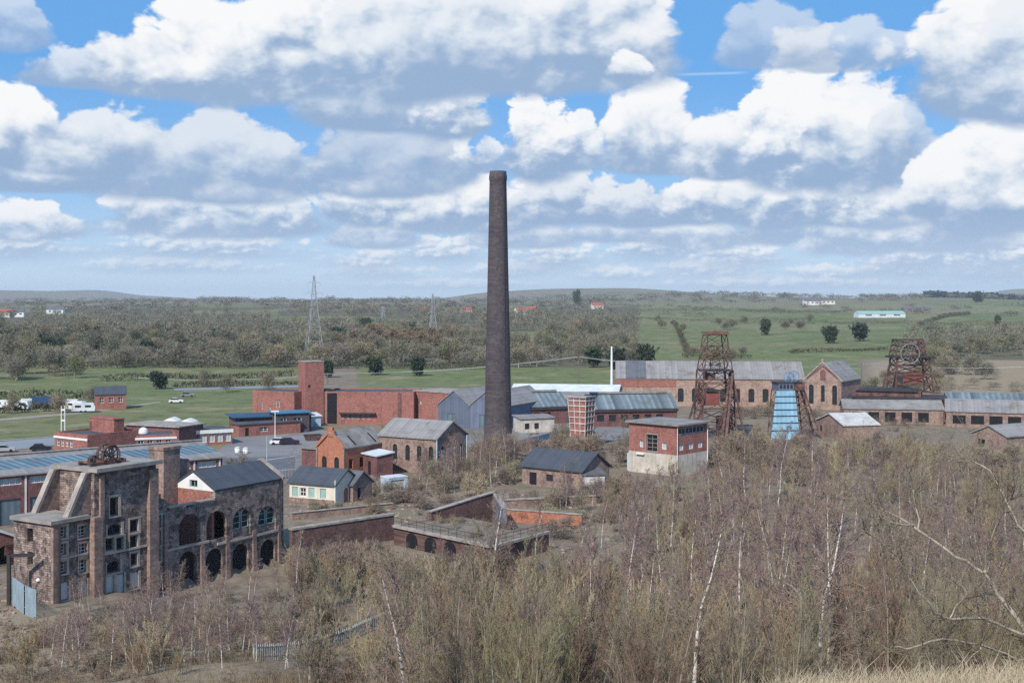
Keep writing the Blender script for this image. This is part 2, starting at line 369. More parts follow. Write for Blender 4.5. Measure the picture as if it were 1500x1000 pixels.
def stripes(name, c1, c2, period=1.2, duty=.5, axis='x', rough=.6, var=.25, spec=.3, skew=0.0, moss=0.0):
    """ribbed or banded sheet: colour bands across one local axis"""
    m, t, b = mat_new(name); P = objco(t); xyz = t.sep(P); k = 'xyz'.index(axis)
    co = xyz[k] if not skew else t.m('ADD', xyz[k], t.m('MULTIPLY', xyz[1 if k == 0 else 0], skew))
    f = t.m('FRACT', t.m('DIVIDE', co, period))
    c = t.mix(t.ss(f, duty-.12, duty+.12), c4(c1), c4(c2))
    cell = t.m('FLOOR', t.m('DIVIDE', co, period)); wn = t.n.new('ShaderNodeTexWhiteNoise'); wn.noise_dimensions = '1D'; t.l.new(cell, wn.inputs['W'])
    c = t.mul(c, t.mix(wn.outputs['Value'], (1-var,)*3+(1,), (1+var*.6,)*3+(1,)))
    c = t.mix(t.ss(t.noise(P, .35, 7, .72), .46, .66, 0, .65), c, c4([(a+b_)/2*.6 for a, b_ in zip(c1, c2)]))
    if moss: c = t.mix(t.ss(t.noise(P, .22, 8, .75), .53, .66, 0, moss), c, c4((.135, .105, .07)))
    yy_ = xyz['xyz'.index('y' if axis == 'x' else 'x')]; lap = t.m('FRACT', t.m('DIVIDE', yy_, 1.9))
    c = t.mix(t.ss(lap, .0, .08, .35, 0.0), c, c4([v*.35 for v in c1]))
    t.l.new(c, b.inputs['Base Color']); b.inputs['Roughness'].default_value = rough; b.inputs['Specular IOR Level'].default_value = spec
    return m

stone = bricks('ruin_stone', (.22, .16, .145), (.38, .285, .24), (.14, .12, .115), .62, .24, 1.0, (.06, .052, .054), .56, .04)
pale_stone = plain('dressed_stone', (.44, .37, .31), .9, .25, .8, bump=.3)  # paler stone of surrounds and string courses, its own colour
concrete = plain('old_concrete', (.30, .275, .25), .9, .3, .5, spots=((.12, .11, .10), .6), streak=.4)
coping = plain('pale_coping', (.34, .30, .265), .9, .35, .7, spots=((.16, .14, .11), .55), streak=.3)
redbrick = bricks('red_brick', (.32, .095, .072), (.41, .135, .095), (.27, .17, .15), .23, .09, .55, (.14, .055, .05), .60)
plumbrick = bricks('plum_brick', (.17, .058, .055), (.23, .08, .07), (.18, .12, .12), .23, .09, .5, (.08, .042, .042), .56)
orangebrick = bricks('orange_brick', (.42, .12, .055), (.50, .17, .085), (.34, .2, .15), .23, .09, .4, (.17, .07, .05), .66)
brownbrick = bricks('brown_brick', (.27, .175, .145), (.38, .26, .21), (.26, .21, .185), .42, .16, .45, (.11, .085, .08), .55)
buffbrick = bricks('buff_brick', (.36, .235, .18), (.46, .32, .25), (.28, .22, .19), .42, .16, .4, (.13, .095, .085), .56)
oldwall = bricks('weathered_wall', (.135, .062, .058), (.20, .09, .078), (.15, .11, .10), .23, .09, .6, (.075, .055, .05), .50)
darkbrick = bricks('chimney_brick', (.074, .060, .068), (.095, .077, .084), (.105, .095, .095), .4, .3, .4, (.050, .042, .050), .6)
slate = stripes('slate_roof', (.115, .12, .135), (.13, .135, .15), .5, .5, 'x', .75, .12, moss=.6)
darkslate = stripes('dark_slate_roof', (.062, .072, .09), (.07, .08, .10), .5, .5, 'x', .7, .12, moss=.4)
greyroof = stripes('grey_sheet_roof', (.25, .24, .235), (.275, .265, .26), .9, .5, 'x', .85, .14, moss=.7)
oldroof = plain('lichen_sheet_roof', (.25, .235, .225), .9, .3, .35, spots=((.14, .13, .12), .58), streak=.2)
glassroof = stripes('glazed_roof', (.09, .16, .19), (.24, .29, .315), 1.25, .62, 'x', .4, .35, .5, .45, moss=.35)
glassroof2 = stripes('grimy_glazed_roof', (.13, .175, .20), (.21, .235, .25), 1.5, .6, 'x', .5, .4, .4, moss=.6)
flatfelt = plain('felt_roof', (.085, .085, .10), .9, .3, .3, spots=((.2, .2, .2), .66))
bluefelt = plain('blue_felt_roof', (.035, .09, .155), .7, .2, .3)
bluegrey = stripes('blue_grey_cladding', (.135, .165, .23), (.155, .185, .25), .8, .5, 'x', .6, .12)
blueclad = stripes('pale_blue_cladding', (.24, .45, .60), (.30, .51, .65), 1.0, .5, 'x', .55, .12)
white = plain('white_paint', (.74, .74, .73), .7, .08, .5, streak=.25)
whitesheet = plain('white_sheet', (.62, .65, .68), .6, .15, .4, streak=.3)
cream = plain('cream_wall', (.66, .60, .50), .8, .12, .5, streak=.4)
palewall = plain('stained_render', (.52, .47, .41), .9, .25, .5, spots=((.26, .24, .18), .58), streak=.5)
whitewash = plain('whitewash', (.62, .60, .60), .9, .2, .8, spots=((.26, .18, .17), .6))
glass = plain('dark_glass', (.025, .032, .042), .15, .4, .8)
paleglass = plain('pale_glass', (.42, .47, .49), .25, .2, .8)
void = plain('dark_inside', (.014, .014, .018), .9, .2, .5)  # near-black colour standing in for the shade behind openings; also tyre black
board = plain('pale_boarding', (.55, .56, .54), .8, .15, .6, streak=.3)
greenboard = plain('green_shutter', (.26, .42, .38), .7, .15, .8)
rust = plain('rusty_steel', (.15, .082, .068), .85, .5, .7, spots=((.045, .036, .04), .50))
darksteel = plain('dark_steel', (.045, .04, .043), .7, .3, .7, spots=((.10, .05, .04), .6))
redoxide = plain('red_oxide_sheet', (.21, .07, .055), .8, .3, .6)
galv = plain('galvanised_steel', (.42, .44, .46), .5, .15, .8)
tealdoor = stripes('grey_blue_doors', (.10, .145, .18), (.14, .185, .215), .9, .5, 'x', .6, .2)
asphalt = plain('asphalt', (.125, .13, .145), .9, .15, .05)
yardmat = plain('yard_paving', (.22, .215, .21), .9, .2, .06, spots=((.15, .145, .14), .6))
tarmac = plain('pale_road', (.235, .25, .275), .9, .1, .05)
woodpole = plain('pole_wood', (.16, .13, .11), .9, .2, .6)
bluetank = plain('blue_plastic', (.10, .34, .62), .4, .1, 1)
palebluebox = plain('pale_blue_paint', (.42, .56, .66), .6, .12, .6, streak=.3)

# ------------------------------------------------------------------ general building helper
def side_matrix(side, L, D):
    if side == 'front': return Matrix.Identity(4)
    if side == 'right': return Matrix(((0,-1,0,L),(1,0,0,0),(0,0,1,0),(0,0,0,1)))
    if side == 'left': return Matrix(((0,1,0,0),(-1,0,0,D),(0,0,1,0),(0,0,0,1)))
    return Matrix(((-1,0,0,L),(0,-1,0,D),(0,0,1,0),(0,0,0,1)))
def window(root, M, o, frame_mat, pane_mat, name='window', t=.35, bars=(1, 1), pane=True):
    """o = (x0,x1,z0,z1[,arch rise]) ; frame with mullions set back in the opening, pane behind it"""
    x0, x1, z0, z1 = o[:4]; seg = o[4] if len(o) > 4 else 0
    fw = min(.09, (x1-x0)*.12); d0 = t*.45
    outer = arch(x0, x1, z0, z1, 8, seg) if seg else rect(x0, x1, z0, z1)
    inner = arch(x0+fw, x1-fw, z0+fw, z1-fw, 8, seg) if seg else rect(x0+fw, x1-fw, z0+fw, z1-fw)
    f = MB(M); f.prism(outer, d0, d0+.1, [inner])
    for i in range(1, bars[0]+1):
        x = x0+(x1-x0)*i/(bars[0]+1); f.box(x-fw*.4, x+fw*.4, d0+.01, d0+.08, z0+fw, z1-fw-(0 if not seg else (x1-x0)*.02))
    for i in range(1, bars[1]+1):
        z = z0+(z1-z0)*i/(bars[1]+1); f.box(x0+fw, x1-fw, d0+.02, d0+.07, z-fw*.4, z+fw*.4)
    fo = f.build(name, frame_mat, root)
    if pane:
        p = MB(M); p.prism(inner, d0+.085, d0+.095); p.build('pane', pane_mat, fo)
    return fo
def openings_wall(mb, L, top, holes, t, poly=None):
    hs = []
    for h in holes:
        hs.append(arch(*h[:4], 8, h[4]) if len(h) > 4 and h[4] else rect(*h[:4]))
    mb.prism(poly or rect(0, L, 0, top), 0, t, hs)
def place(P, Q):
    """origin at P with local x towards Q"""
    d = Vector(Q)-Vector(P); return (P[0], P[1], P[2]), math.atan2(d.y, d.x), math.hypot(d.x, d.y)
def building(name, label, cat, P, Q, D, eave, ridge=None, roof='x', wall=redbrick, roofm=slate, frame=white, pane=glass, front=(), right=(), left=(),
             over=.3, t=.35, bars=(1, 1), wallname='wall', group=None, parapet=0.0, roof_t=.22):
    loc, rz, L = place(P, Q); root = thing(name, label, cat, loc, rz, group)
    w_ = MB(); ridge = ridge if ridge is not None else eave
    ops = {'front': front, 'right': right, 'left': left, 'back': ()}
    e = eave
    gab = lambda span: [(0, 0), (span, 0), (span, e), (span/2, ridge), (0, e)]
    for side in ('front', 'back', 'right', 'left'):
        M = side_matrix(side, L, D); mb = MB(M); span = L if side in ('front', 'back') else D
        poly = None
        if roof == 'x' and side in ('left', 'right'): poly = [(t, 0), (span-t, 0), (span-t, e+(ridge-e)*2*t/span), (span/2, ridge), (t, e+(ridge-e)*2*t/span)]
        elif roof == 'y' and side in ('front', 'back'): poly = gab(span)
        elif roof == 'mono' and side in ('left', 'right'):
            za, zb = (e, ridge) if side == 'right' else (ridge, e)
            poly = [(t, 0), (span-t, 0), (span-t, zb), (t, za)]
        elif side in ('left', 'right'): poly = rect(t, span-t, 0, e)
        top = ridge if (roof == 'mono' and side == 'back') else e
        openings_wall(mb, span, top, ops[side], t, poly)
        w_.v += [] ; n = len(w_.v); w_.v += mb.v; w_.f += [tuple(i+n for i in f) for f in mb.f]
    w_.build(wallname, wall, root)
    r = MB(); o = over; rt = roof_t
    if roof == 'x':
        k = (ridge-e)/(D/2); M = Matrix(((0,1,0,0),(1,0,0,0),(0,0,1,0),(0,0,0,1)))
        r.M = M; z = e-k*o+.02
        r.prism([(-o, z), (D/2, ridge+.02), (D+o, z), (D+o, z+rt), (D/2, ridge+rt+.04), (-o, z+rt)], -o, L+o)
    elif roof == 'y':
        k = (ridge-e)/(L/2); z = e-k*o+.02
        r.prism([(-o, z), (L/2, ridge+.02), (L+o, z), (L+o, z+rt), (L/2, ridge+rt+.04), (-o, z+rt)], -o, D+o)
    elif roof == 'mono':
        M = Matrix(((0,1,0,0),(1,0,0,0),(0,0,1,0),(0,0,0,1))); r.M = M; k = (ridge-e)/D
        r.prism([(-o, e-k*o+.02), (D+o, ridge+k*o+.02), (D+o, ridge+k*o+rt), (-o, e-k*o+rt)], -o, L+o)
    else:
        if parapet > 0: r.box(t, L-t, t, D-t, e-parapet, e-parapet+rt)
        else: r.box(-o, L+o, -o, D+o, e+.003, e+rt)
    r.build('roof', roofm, root)
    for side, op in ops.items():
        for h in op:
            kind = h[5] if len(h) > 5 else 'window'
            M = side_matrix(side, L, D)
            if kind == 'window': window(root, M, h, frame, pane, 'window', t, bars)
            elif kind == 'void': pass
            else:
                mname, mm = kind
                b_ = MB(M); b_.prism(arch(*h[:4], 8, h[4]) if h[4] else rect(*h[:4]), t*.4, t*.4+.08); b_.build(mname, mm, root)
    return root, L

# ------------------------------------------------------------------ the land
_zy = np.array([-140, -60, -20, 0, 8, 15, 22, 30, 50, 80, 105, 125, 140, 450, 700, 1000, 1500, 2500, 3400, 5200, 7500, 9000], float)
_zz = np.array([46, 38, 32.5, 29.2, 27.8, 26.15, 23.4, 20.4, 13.4, 6.0, 2.0, .3, 0, 0, 1.5, 5, 11.5, 23, 26, 38, 50, 52], float)
def smooth01(v): v = np.clip(v, 0, 1); return v*v*(3-2*v)
def ground(x, y):
    x = np.asarray(x, float); y = np.asarray(y, float)
    z = np.interp(y, _zy, _zz)
    cross = (x-3.3)*np.where(x > 3.3, .10, .20)*smooth01(y/12)*(1-smooth01((y-20)/40))
    z = z+np.clip(cross, -6, 1.6)
    far = smooth01((y-1800)/2200)
    z = z+far*(9*np.sin(x/520.0+.6)+6*np.sin(x/260.0+y/700.0)+4*np.sin(x/120.0-y/400.0))+far*smooth01((x-300)/1100)*9+smooth01((y-4200)/1500)*(26*np.sin(x/620.0+1.0)+15*np.sin(x/270.0)+7*np.sin(x/120.0+2))
    mid = smooth01((y-480)/350)*(1-far)
    z = z+mid*(1.6*np.sin(x/95.0+y/160.0)+1.0*np.sin(x/47.0-y/75.0))
    # sunken ground along the arched wing of the ruin
    ru = (x+46.5)*.533+(y-124)*.846; rv = -(x+46.5)*.846+(y-124)*.533
    z = z-1.7*smooth01((ru-7)/6)*(1-smooth01((ru-37)/7))*smooth01((rv+17)/9)*(1-smooth01((rv-.6)/.7))
    near = 1-smooth01((y-90)/40)
    z = z+near*(.35*np.sin(x/5.3+y/7.0)+.25*np.sin(x/2.9-y/3.7))*smooth01((y-8)/15)
    return z
def woodmask(x, y):
    return np.sin(x/62.0+y/170.0)+np.sin(x/118.0-y/95.0+1.3)+.8*np.sin(x/37.0+y/61.0+.5)
def gz(x, y): return float(ground(x, y))
def on_ground(px, Y): x = (px-750)/FOC*Y; return Vector((x, Y, gz(x, Y)))

ys = np.concatenate([np.linspace(-120, 0, 16)[:-1], np.linspace(0, 60, 60), np.linspace(61, 175, 130), np.geomspace(178, 450, 60), np.geomspace(456, 9000, 150)])
us = np.linspace(-1, 1, 221)
GX = np.outer(60+np.maximum(ys, 0)*.75, us); GY = np.repeat(ys[:, None], len(us), 1); GZ = ground(GX, GY)
nr, nc = GX.shape
me = bpy.data.meshes.new('ground'); me.from_pydata(np.stack([GX, GY, GZ], -1).reshape(-1, 3).tolist(), [],
    [(i*nc+j, i*nc+j+1, (i+1)*nc+j+1, (i+1)*nc+j) for i in range(nr-1) for j in range(nc-1)])
me.polygons.foreach_set('use_smooth', [True]*len(me.polygons))
PX = 750+FOC*GX/np.maximum(GY, 1)
# what grows where: pasture, straw coloured rough grass
g_ = np.zeros_like(GX); s_ = np.zeros_like(GX); l_ = np.zeros_like(GX)
l_ = np.maximum(l_, (1-smooth01((PX-915)/40))*smooth01((GY-548)/25)*(1-smooth01((GY-2300)/500)))
wm_ = smooth01((woodmask(GX, GY)+1.0)/.7); l_ = np.where((GY > 640) & (PX < 915), l_*wm_, l_)
g_ = np.maximum(g_, .95*(1-wm_)*smooth01((GY-630)/40)*(1-smooth01((PX-915)/30)))
l_ = np.maximum(l_, smooth01((PX-1330)/40)*smooth01((GY-600)/40)*(1-smooth01((GY-1000)/200)))
g_ = np.maximum(g_, smooth01((PX-860)/60)*smooth01((GY-415)/40)*(1-smooth01((PX-1230)/60)*(1-smooth01((GY-600)/60)))*(1-smooth01((GY-2300)/600)))
g_ = np.maximum(g_, (1-smooth01((PX-430)/40))*smooth01((GY-255)/12)*(1-smooth01((GY-560)/30)))
g_ = np.maximum(g_, .8*smooth01((PX-500)/40)*(1-smooth01((PX-930)/40))*smooth01((GY-430)/15)*(1-smooth01((GY-560)/40)))
g_ = np.maximum(g_, .5*smooth01((PX-700)/200)*smooth01((GY-1500)/500))
s_ = np.maximum(s_, smooth01((PX-1230)/90)*smooth01((GY-390)/40)*(1-smooth01((GY-590)/50)))
s_ = np.maximum(s_, (1-smooth01((GY-17)/5)))
s_ = np.maximum(s_, .66*(1-smooth01((PX-330)/150))*smooth01((GY-70)/10)*(1-smooth01((GY-118)/10)))
s_ = np.maximum(s_, .6*np.exp(-((PX-480)/110)**2)*np.exp(-((GY-112)/14)**2))
for nm, arr in (('pasture', g_), ('straw', s_), ('litter', l_)):
    a_ = me.attributes.new(nm, 'FLOAT', 'POINT'); a_.data.foreach_set('value', arr.reshape(-1).astype(np.float32))
m, t, b = mat_new('land')
P = worldco(t)
def attr(t, nm):
    n = t.n.new('ShaderNodeAttribute'); n.attribute_name = nm; return n.outputs['Fac']
n1 = t.noise(P, .035, 6, .65); n2 = t.noise(P, .5, 5, .7); n3 = t.noise(P, 4.0, 4, .7)
scrub = t.mix(t.ss(n1, .35, .65), c4((.19, .15, .12)), c4((.225, .19, .135)))
scrub = t.mix(t.ss(t.noise(P, .22, 7, .75), .48, .62, 0, .7), scrub, c4((.115, .095, .075)))
scrub = t.mix(t.ss(n3, .5, .75, 0, .6), scrub, c4((.33, .28, .22)))
scrub = t.mix(t.ss(n2, .45, .7, 0, .8), scrub, c4((.30, .24, .18)))
scrub = t.mix(t.ss(t.noise(P, .12, 5, .7), .56, .66, 0, .6), scrub, c4((.16, .17, .085)))
straw = t.mix(n3, c4((.36, .29, .20)), c4((.24, .185, .125)))
straw = t.mix(t.ss(n2, .5, .75, 0, .7), straw, c4((.17, .125, .085)))
sc = t.n.new('ShaderNodeVectorMath'); sc.operation = 'MULTIPLY'; t.l.new(P, sc.inputs[0]); sc.inputs[1].default_value = (1.0, .55, 0)
cell = t.vor(sc.outputs[0], .0042, 0, 'Color'); cr = t.sep(cell)
grass = t.mix(cr[0], c4((.105, .145, .052)), c4((.225, .225, .11)))
grass = t.mix(t.ss(cr[1], .6, .7, 0, .8), grass, c4((.23, .21, .14)))
grass = t.mix(t.ss(n1, .5, .7, 0, .5), grass, c4((.20, .19, .11)))
grass = t.mix(t.ss(n2, .5, .8, 0, .4), grass, c4((.11, .14, .06)))
n5 = t.noise(P, .011, 5, .6); grass = t.mix(t.ss(n5, .42, .6, 0, .8), grass, c4((.19, .18, .095)))
n6 = t.noise(P, .13, 6, .75); grass = t.mix(t.ss(n6, .47, .66, 0, .75), grass, c4((.07, .095, .04)))
grass = t.mix(t.ss(t.noise(P, .05, 6, .7), .54, .64, 0, .75), grass, c4((.28, .245, .15)))
jit = t.m('MULTIPLY', t.m('SUBTRACT', n2, .5), .7)
c = t.mix(t.ss(t.m('ADD', attr(t, 'pasture'), jit), .35, .65), scrub, grass)
c = t.mix(t.ss(t.m('ADD', attr(t, 'straw'), jit), .35, .65), c, straw)
c = t.mix(t.ss(t.m('ADD', attr(t, 'litter'), jit), .35, .65), c, t.mix(n6, c4((.105, .095, .07)), c4((.15, .14, .085))))
t.l.new(c, b.inputs['Base Color']); b.inputs['Roughness'].default_value = 1.0; b.inputs['Specular IOR Level'].default_value = .05
bp = t.n.new('ShaderNodeBump'); bp.inputs['Strength'].default_value = .6; bp.inputs['Distance'].default_value = .25
t.l.new(n2, bp.inputs['Height']); t.l.new(bp.outputs[0], b.inputs['Normal'])
me.materials.append(m)
go_ = bpy.data.objects.new('ground', me); COL.objects.link(go_); tag(go_, kind='structure')

def sheet(name, pts, mat, z=.05, kind='structure'):
    mb = MB(); n = len(pts); mb.add([(p[0], p[1], z) for p in pts], [tuple(range(n))])
    o = mb.build(name, mat); tag(o, kind=kind); return o
sheet('yard', [at(300, 676), at(330, 700), at(432, 690), at(520, 648), at(470, 628), at(345, 640)], yardmat, .04)
sheet('car_park', [at(318, 702), at(430, 700), at(432, 668), at(322, 672)], asphalt, .09)
sheet('road', [at(-60, 668), at(82, 652), at(150, 636), at(150, 630), at(82, 640), at(-60, 652)], tarmac, .06)
sheet('farm_track', [at(-60, 622), at(120, 606), at(235, 590), at(235, 588), at(120, 603), at(-60, 618)], plain('worn_track', (.30, .27, .21), .95, .25, .3), .05)
sheet('field_track', [at(255, 572), at(440, 567), at(440, 563), at(255, 569)], tarmac, .05)
sheet('works_yard', [at(560, 640), at(740, 660), at(950, 640), at(920, 612), at(740, 612), at(580, 620)], yardmat, .03)

def kerb(label_name, pts, mat, w_=.5, h=.14):
    mb = MB()
    for a_, b_ in zip(pts[:-1], pts[1:]): mb.beam(Vector((a_[0], a_[1], h/2+.05)), Vector((b_[0], b_[1], h/2+.05)), w_, h)
    o = mb.build(label_name, mat); tag(o, kind='structure'); return o
kerb('kerb', [at(318, 690), at(352, 680), at(432, 669)], plain('kerb_stone', (.42, .40, .37), .9, .2, .5), .6)
kerb('kerb', [at(318, 700), at(430, 688)], MATS['kerb_stone'], .35)
kerb('road_edge', [at(-60, 651), at(82, 639.5), at(150, 629.5)], MATS['kerb_stone'], .4)

# ------------------------------------------------------------------ buildings
def ev(px, py, e):
    p = at(px, py, e); return Vector((p.x, p.y, 0))

# --- the tall chimney
ch = thing('factory_chimney', 'tall tapering dark brick factory chimney standing alone in the middle of the colliery', 'chimney', (-2.9, 255, 0))
CH_H = hz_(251, 255)
prof = [(3.05, -1), (3.05, 2.2), (2.9, 2.4), (2.84, 6)]
for i in range(1, 25):
    z = 6+(CH_H-8)*i/24; prof.append((2.84-(2.84-1.76)*(i/24)**.92, z))
prof += [(1.86, CH_H-1.8), (1.86, CH_H-.9), (1.78, CH_H-.7), (1.74, CH_H), (1.35, CH_H), (1.3, CH_H-3)]
MB().lathe(prof, 48).build('shaft', darkbrick, ch, True)
bandm = plain('band_steel', (.135, .12, .125), .8, .3, .8)
rng = random.Random(3); z = 4.0; rad = lambda z: float(np.interp(z, [p[1] for p in prof[:28]], [p[0] for p in prof[:28]]))
while z < CH_H-2:
    MB().lathe([(rad(z)-.02, z), (rad(z)+.035, z+.01), (rad(z)+.035, z+.08), (rad(z)-.02, z+.09)], 48).build('band', bandm, ch, True)
    z += rng.choice((1.15, 1.4, 2.2, 2.9, 3.4)) if z < 20 else rng.uniform(2.6, 4.6)
cond = MB(); cond.tube([(2.75*math.cos(-.9)*r_, 2.75*math.sin(-.9)*r_, zz) for r_, zz in ((1.07, 1), (.92, 20), (.70, CH_H))], .04, 5)
cond.build('lightning_conductor', darksteel, ch)

# --- the ruined stone works building at the left
RD = Vector((0.533, 0.846, 0)).normalized(); RP = Vector((-46.5, 124, 0))
ruin = thing('ruined_works_building', 'ruined dark stone building with broken tower, empty windows and an arched wing', 'ruin', tuple(RP), math.atan2(RD.y, RD.x))
def fu(px, py, back=0.0):
    """facade coordinates (along, up) of a picture point"""
    ox, oy = RP.x-RD.y*back, RP.y+RD.x*back
    r = (px-750)/FOC; u = (r*oy-ox)/(RD.x-r*RD.y); return u, hz_(py, oy+u*RD.y)
def fr(x0, x1, y0, y1):
    u0, _ = fu(x0-.7, y0); u1, _ = fu(x1+.9, y0); um = (x0+x1)/2
    return (u0, u1, fu(um, y1+.8)[1], fu(um, y0-.8)[1])
uT0, uT1 = fu(135, 688)[0], fu(225.5, 679)[0]; uR = fu(318, 740)[0]; uE = fu(418, 708)[0]
HL, HT, HO, HR = 8.4, 13.1, 7.6, 8.7
T = .55
low_open = [fr(85, 96, 773, 786), fr(115.5, 126.5, 771.5, 785), fr(85, 96, 798, 811), fr(116.5, 127, 797, 811), fr(86, 96.5, 824, 838), fr(116.5, 126, 821, 836)]
low_board = [fr(86, 99, 854, 877)+(0,), fr(116, 127, 850, 872)+(.5,)]
tow_open = [fr(158.6, 170, 729, 753), fr(155, 174, 768, 781)+(.6,), fr(152, 163, 789, 804), fr(166, 177, 788, 803), fr(188, 199, 761.5, 777), fr(188, 198, 785, 800),
            fr(189, 197.5, 811, 826), fr(154, 172, 822, 836)+(.6,)]
tow_board = [fr(153.5, 163.5, 842, 866)+(0,), fr(166, 177.5, 841, 866)+(0,), fr(189.5, 199, 838, 859)+(0,)]
col_open = [fr(230, 238, 757, 771), fr(230, 238, 780, 797), fr(230, 237, 806, 820)]
up_open = [fr(266, 295, 753, 797)+(1,), fr(306, 334, 749, 789)+(1,)]
up_glz = [fr(345, 369, 745, 784)+(1,), fr(382, 406, 742, 778)+(1,)]
lo_arch = [fr(266, 290, 808, 866)+(1,), fr(305, 328, 804, 858)+(1,), fr(344, 366, 797, 853)+(1,), fr(385, 405, 791, 848)+(1,)]
as_hole = lambda h: arch(h[0], h[1], h[2], h[3], 10, h[4]) if len(h) > 4 and h[4] else rect(*h[:4])
wl = MB()
DL = 6.0; DW = 7.2
WY = .32
PJ = -.9                                                     # the tower and the low block stand forward of the wing
wl.prism(rect(0, uT0, -2, HL), 0, T, [as_hole(h) for h in low_open+low_board])
wl.prism([(uT0, -2), (uT1, -2), (uT1, HT), (uT0, HT)], PJ*.35, PJ*.35+T, [as_hole(h) for h in tow_open+tow_board])
# ragged wall head on the roofless part
rag = [(uT1, -2.2), (uE, -2.2), (uE, HR), (uR, HR), (uR, HO+.15)]
rr = random.Random(5); n_ = 12
for i in range(1, n_): rag.append((uR-(uR-uT1-2.4)*i/n_, HO+rr.uniform(-.12, .12)))
rag += [(uT1+2.3, HO-.1), (uT1+1.9, HO+.9), (uT1+1.0, HO+1.8), (uT1+.6, HO+3.0), (uT1, HO+3.4)]
wl.prism(rag, WY, WY+T, [as_hole(h) for h in up_open+up_glz+lo_arch+col_open])
# left end, back walls, cross walls
wl.M = Matrix(((0,1,0,0),(-1,0,0,DL),(0,0,1,0),(0,0,0,1)))
e1 = [(2.2, 3.1, 6.3, 7.7), (2.2, 3.1, 3.9, 5.3)]
wl.prism(rect(T*.0, DL-T, 0, HL), 0, T, [rect(*h) for h in e1])
wl.M = Matrix(((0,1,0,uT0+.01),(-1,0,0,DL),(0,0,1,0),(0,0,0,1)))
wl.prism([(0, HL-.5), (DL-T+.2, HL-.5), (DL-T+.2, HT), (0, HT)], 0, T, [rect(3.0, 3.9, 9.0, 11.2)])
wl.M = Matrix(((0,1,0,uT1-T),(-1,0,0,DL),(0,0,1,0),(0,0,0,1)))
wl.prism([(T, 0), (DL-T+.1, 0), (DL-T+.1, HT), (T, HT)], 0, T)
wl.M = Matrix.Identity(4)
wl.box(T, uT1, DL-T, DL, 0, HL-.3); wl.box(uT0+T+.01, uT1-T-.01, DL-T-.02, DL-.02, HL-.29, HT)
wl.box(uT1+.01, uE-T-.01, WY+DW-T, WY+DW, 0, HR-.5)
wl.M = Matrix(((0,-1,0,uE),(1,0,0,WY),(0,0,1,0),(0,0,0,1)))
wl.prism([(T+.01, -2), (DW-.01, -2), (DW-.01, HR), (DW/2, 10.5), (T+.01, HR)], 0, T)
wl.M = Matrix.Identity(4)
wl.build('wall', stone, ruin)
# piers and buttresses
for u, w_, z1, d in ((0.0, .9, HL-.02, .35), (uT0-.55, 1.1, HL+.1, .75), (uT1-1.25, 1.2, HT-.5, .5), (uT0+.62, .5, HT-.4, .3)):
    MB().box(u-.02, u+w_, PJ*.35-d+.01 if u > .1 else -d, PJ*.35-.004 if u > 1 else -.004, -2, z1).build('pier', brownbrick, ruin)
for u in (uT1+.35, uT1+1.55): MB().box(u, u+.5, WY-.3, WY-.003, -2, HO-.4).build('pier', brownbrick, ruin)
for px in (251, 299, 336, 375, 412):
    u = fu(px, 830)[0]; MB().frustum((u-.34, u+.34, WY-.3, WY-.004), (u-.28, u+.28, WY-.1, WY-.003), -2, 3.2).build('buttress', brownbrick, ruin)
# string courses, slab and tower cornice
st = MB(); st.box(-.1, uT0-.6, -.14, -.003, fu(100, 817)[1], fu(100, 817)[1]+.2)
st.build('string_course', pale_stone, ruin); st = MB(); st.box(uT0+1.2, uT1-1.3, PJ*.35-.14, PJ*.35-.003, fu(180, 806)[1], fu(180, 806)[1]+.2)
st.build('string_course', pale_stone, ruin); st = MB(); st.box(uT1+2.1, uR-1, WY-.12, WY-.003, fu(290, 798)[1]-.05, fu(290, 798)[1]+.22)
st.build('string_course', pale_stone, ruin); st = MB(); st.box(uR+.3, uE, WY-.1, WY-.003, fu(375, 785)[1]-.1, fu(375, 785)[1]+.16)
st.build('string_course', pale_stone, ruin)
sl_ = MB(); sl_.box(-.35, uT0-.57, -.45, DL+.2, HL+.003, HL+.38); sl_.build('concrete_slab', concrete, ruin)
co = MB(); co.box(uT0-.25, uT1+.3, PJ*.35-.75, DL+.3, HT+.003, HT+.42); co.build('cornice', concrete, ruin)
cp = MB(); cp.box(uT1+2.4, uR-.1, WY-.12, WY+.7, HO+.12, HO+.3); cp.build('coping', coping, ruin)
# two raking buttress walls on the low roof, with pale copings
for k, y0 in enumerate((.15, DL-.75)):
    b_ = MB(); b_.prism([(2.3, HL+.385), (uT0-.003, HL+.385), (uT0-.003, HT-.15), (uT0-.55, HT-.15)], y0, y0+.5); o = b_.build('raking_wall', brownbrick, ruin)
    c_ = MB(); c_.prism([(1.95, HL+.39), (2.32, HL+.39), (uT0-.52, HT-.12), (uT0-.02, HT-.12), (uT0-.02, HT+.002), (uT0-.78, HT+.002)], y0-.12, y0+.62); c_.build('raking_coping', coping, o)
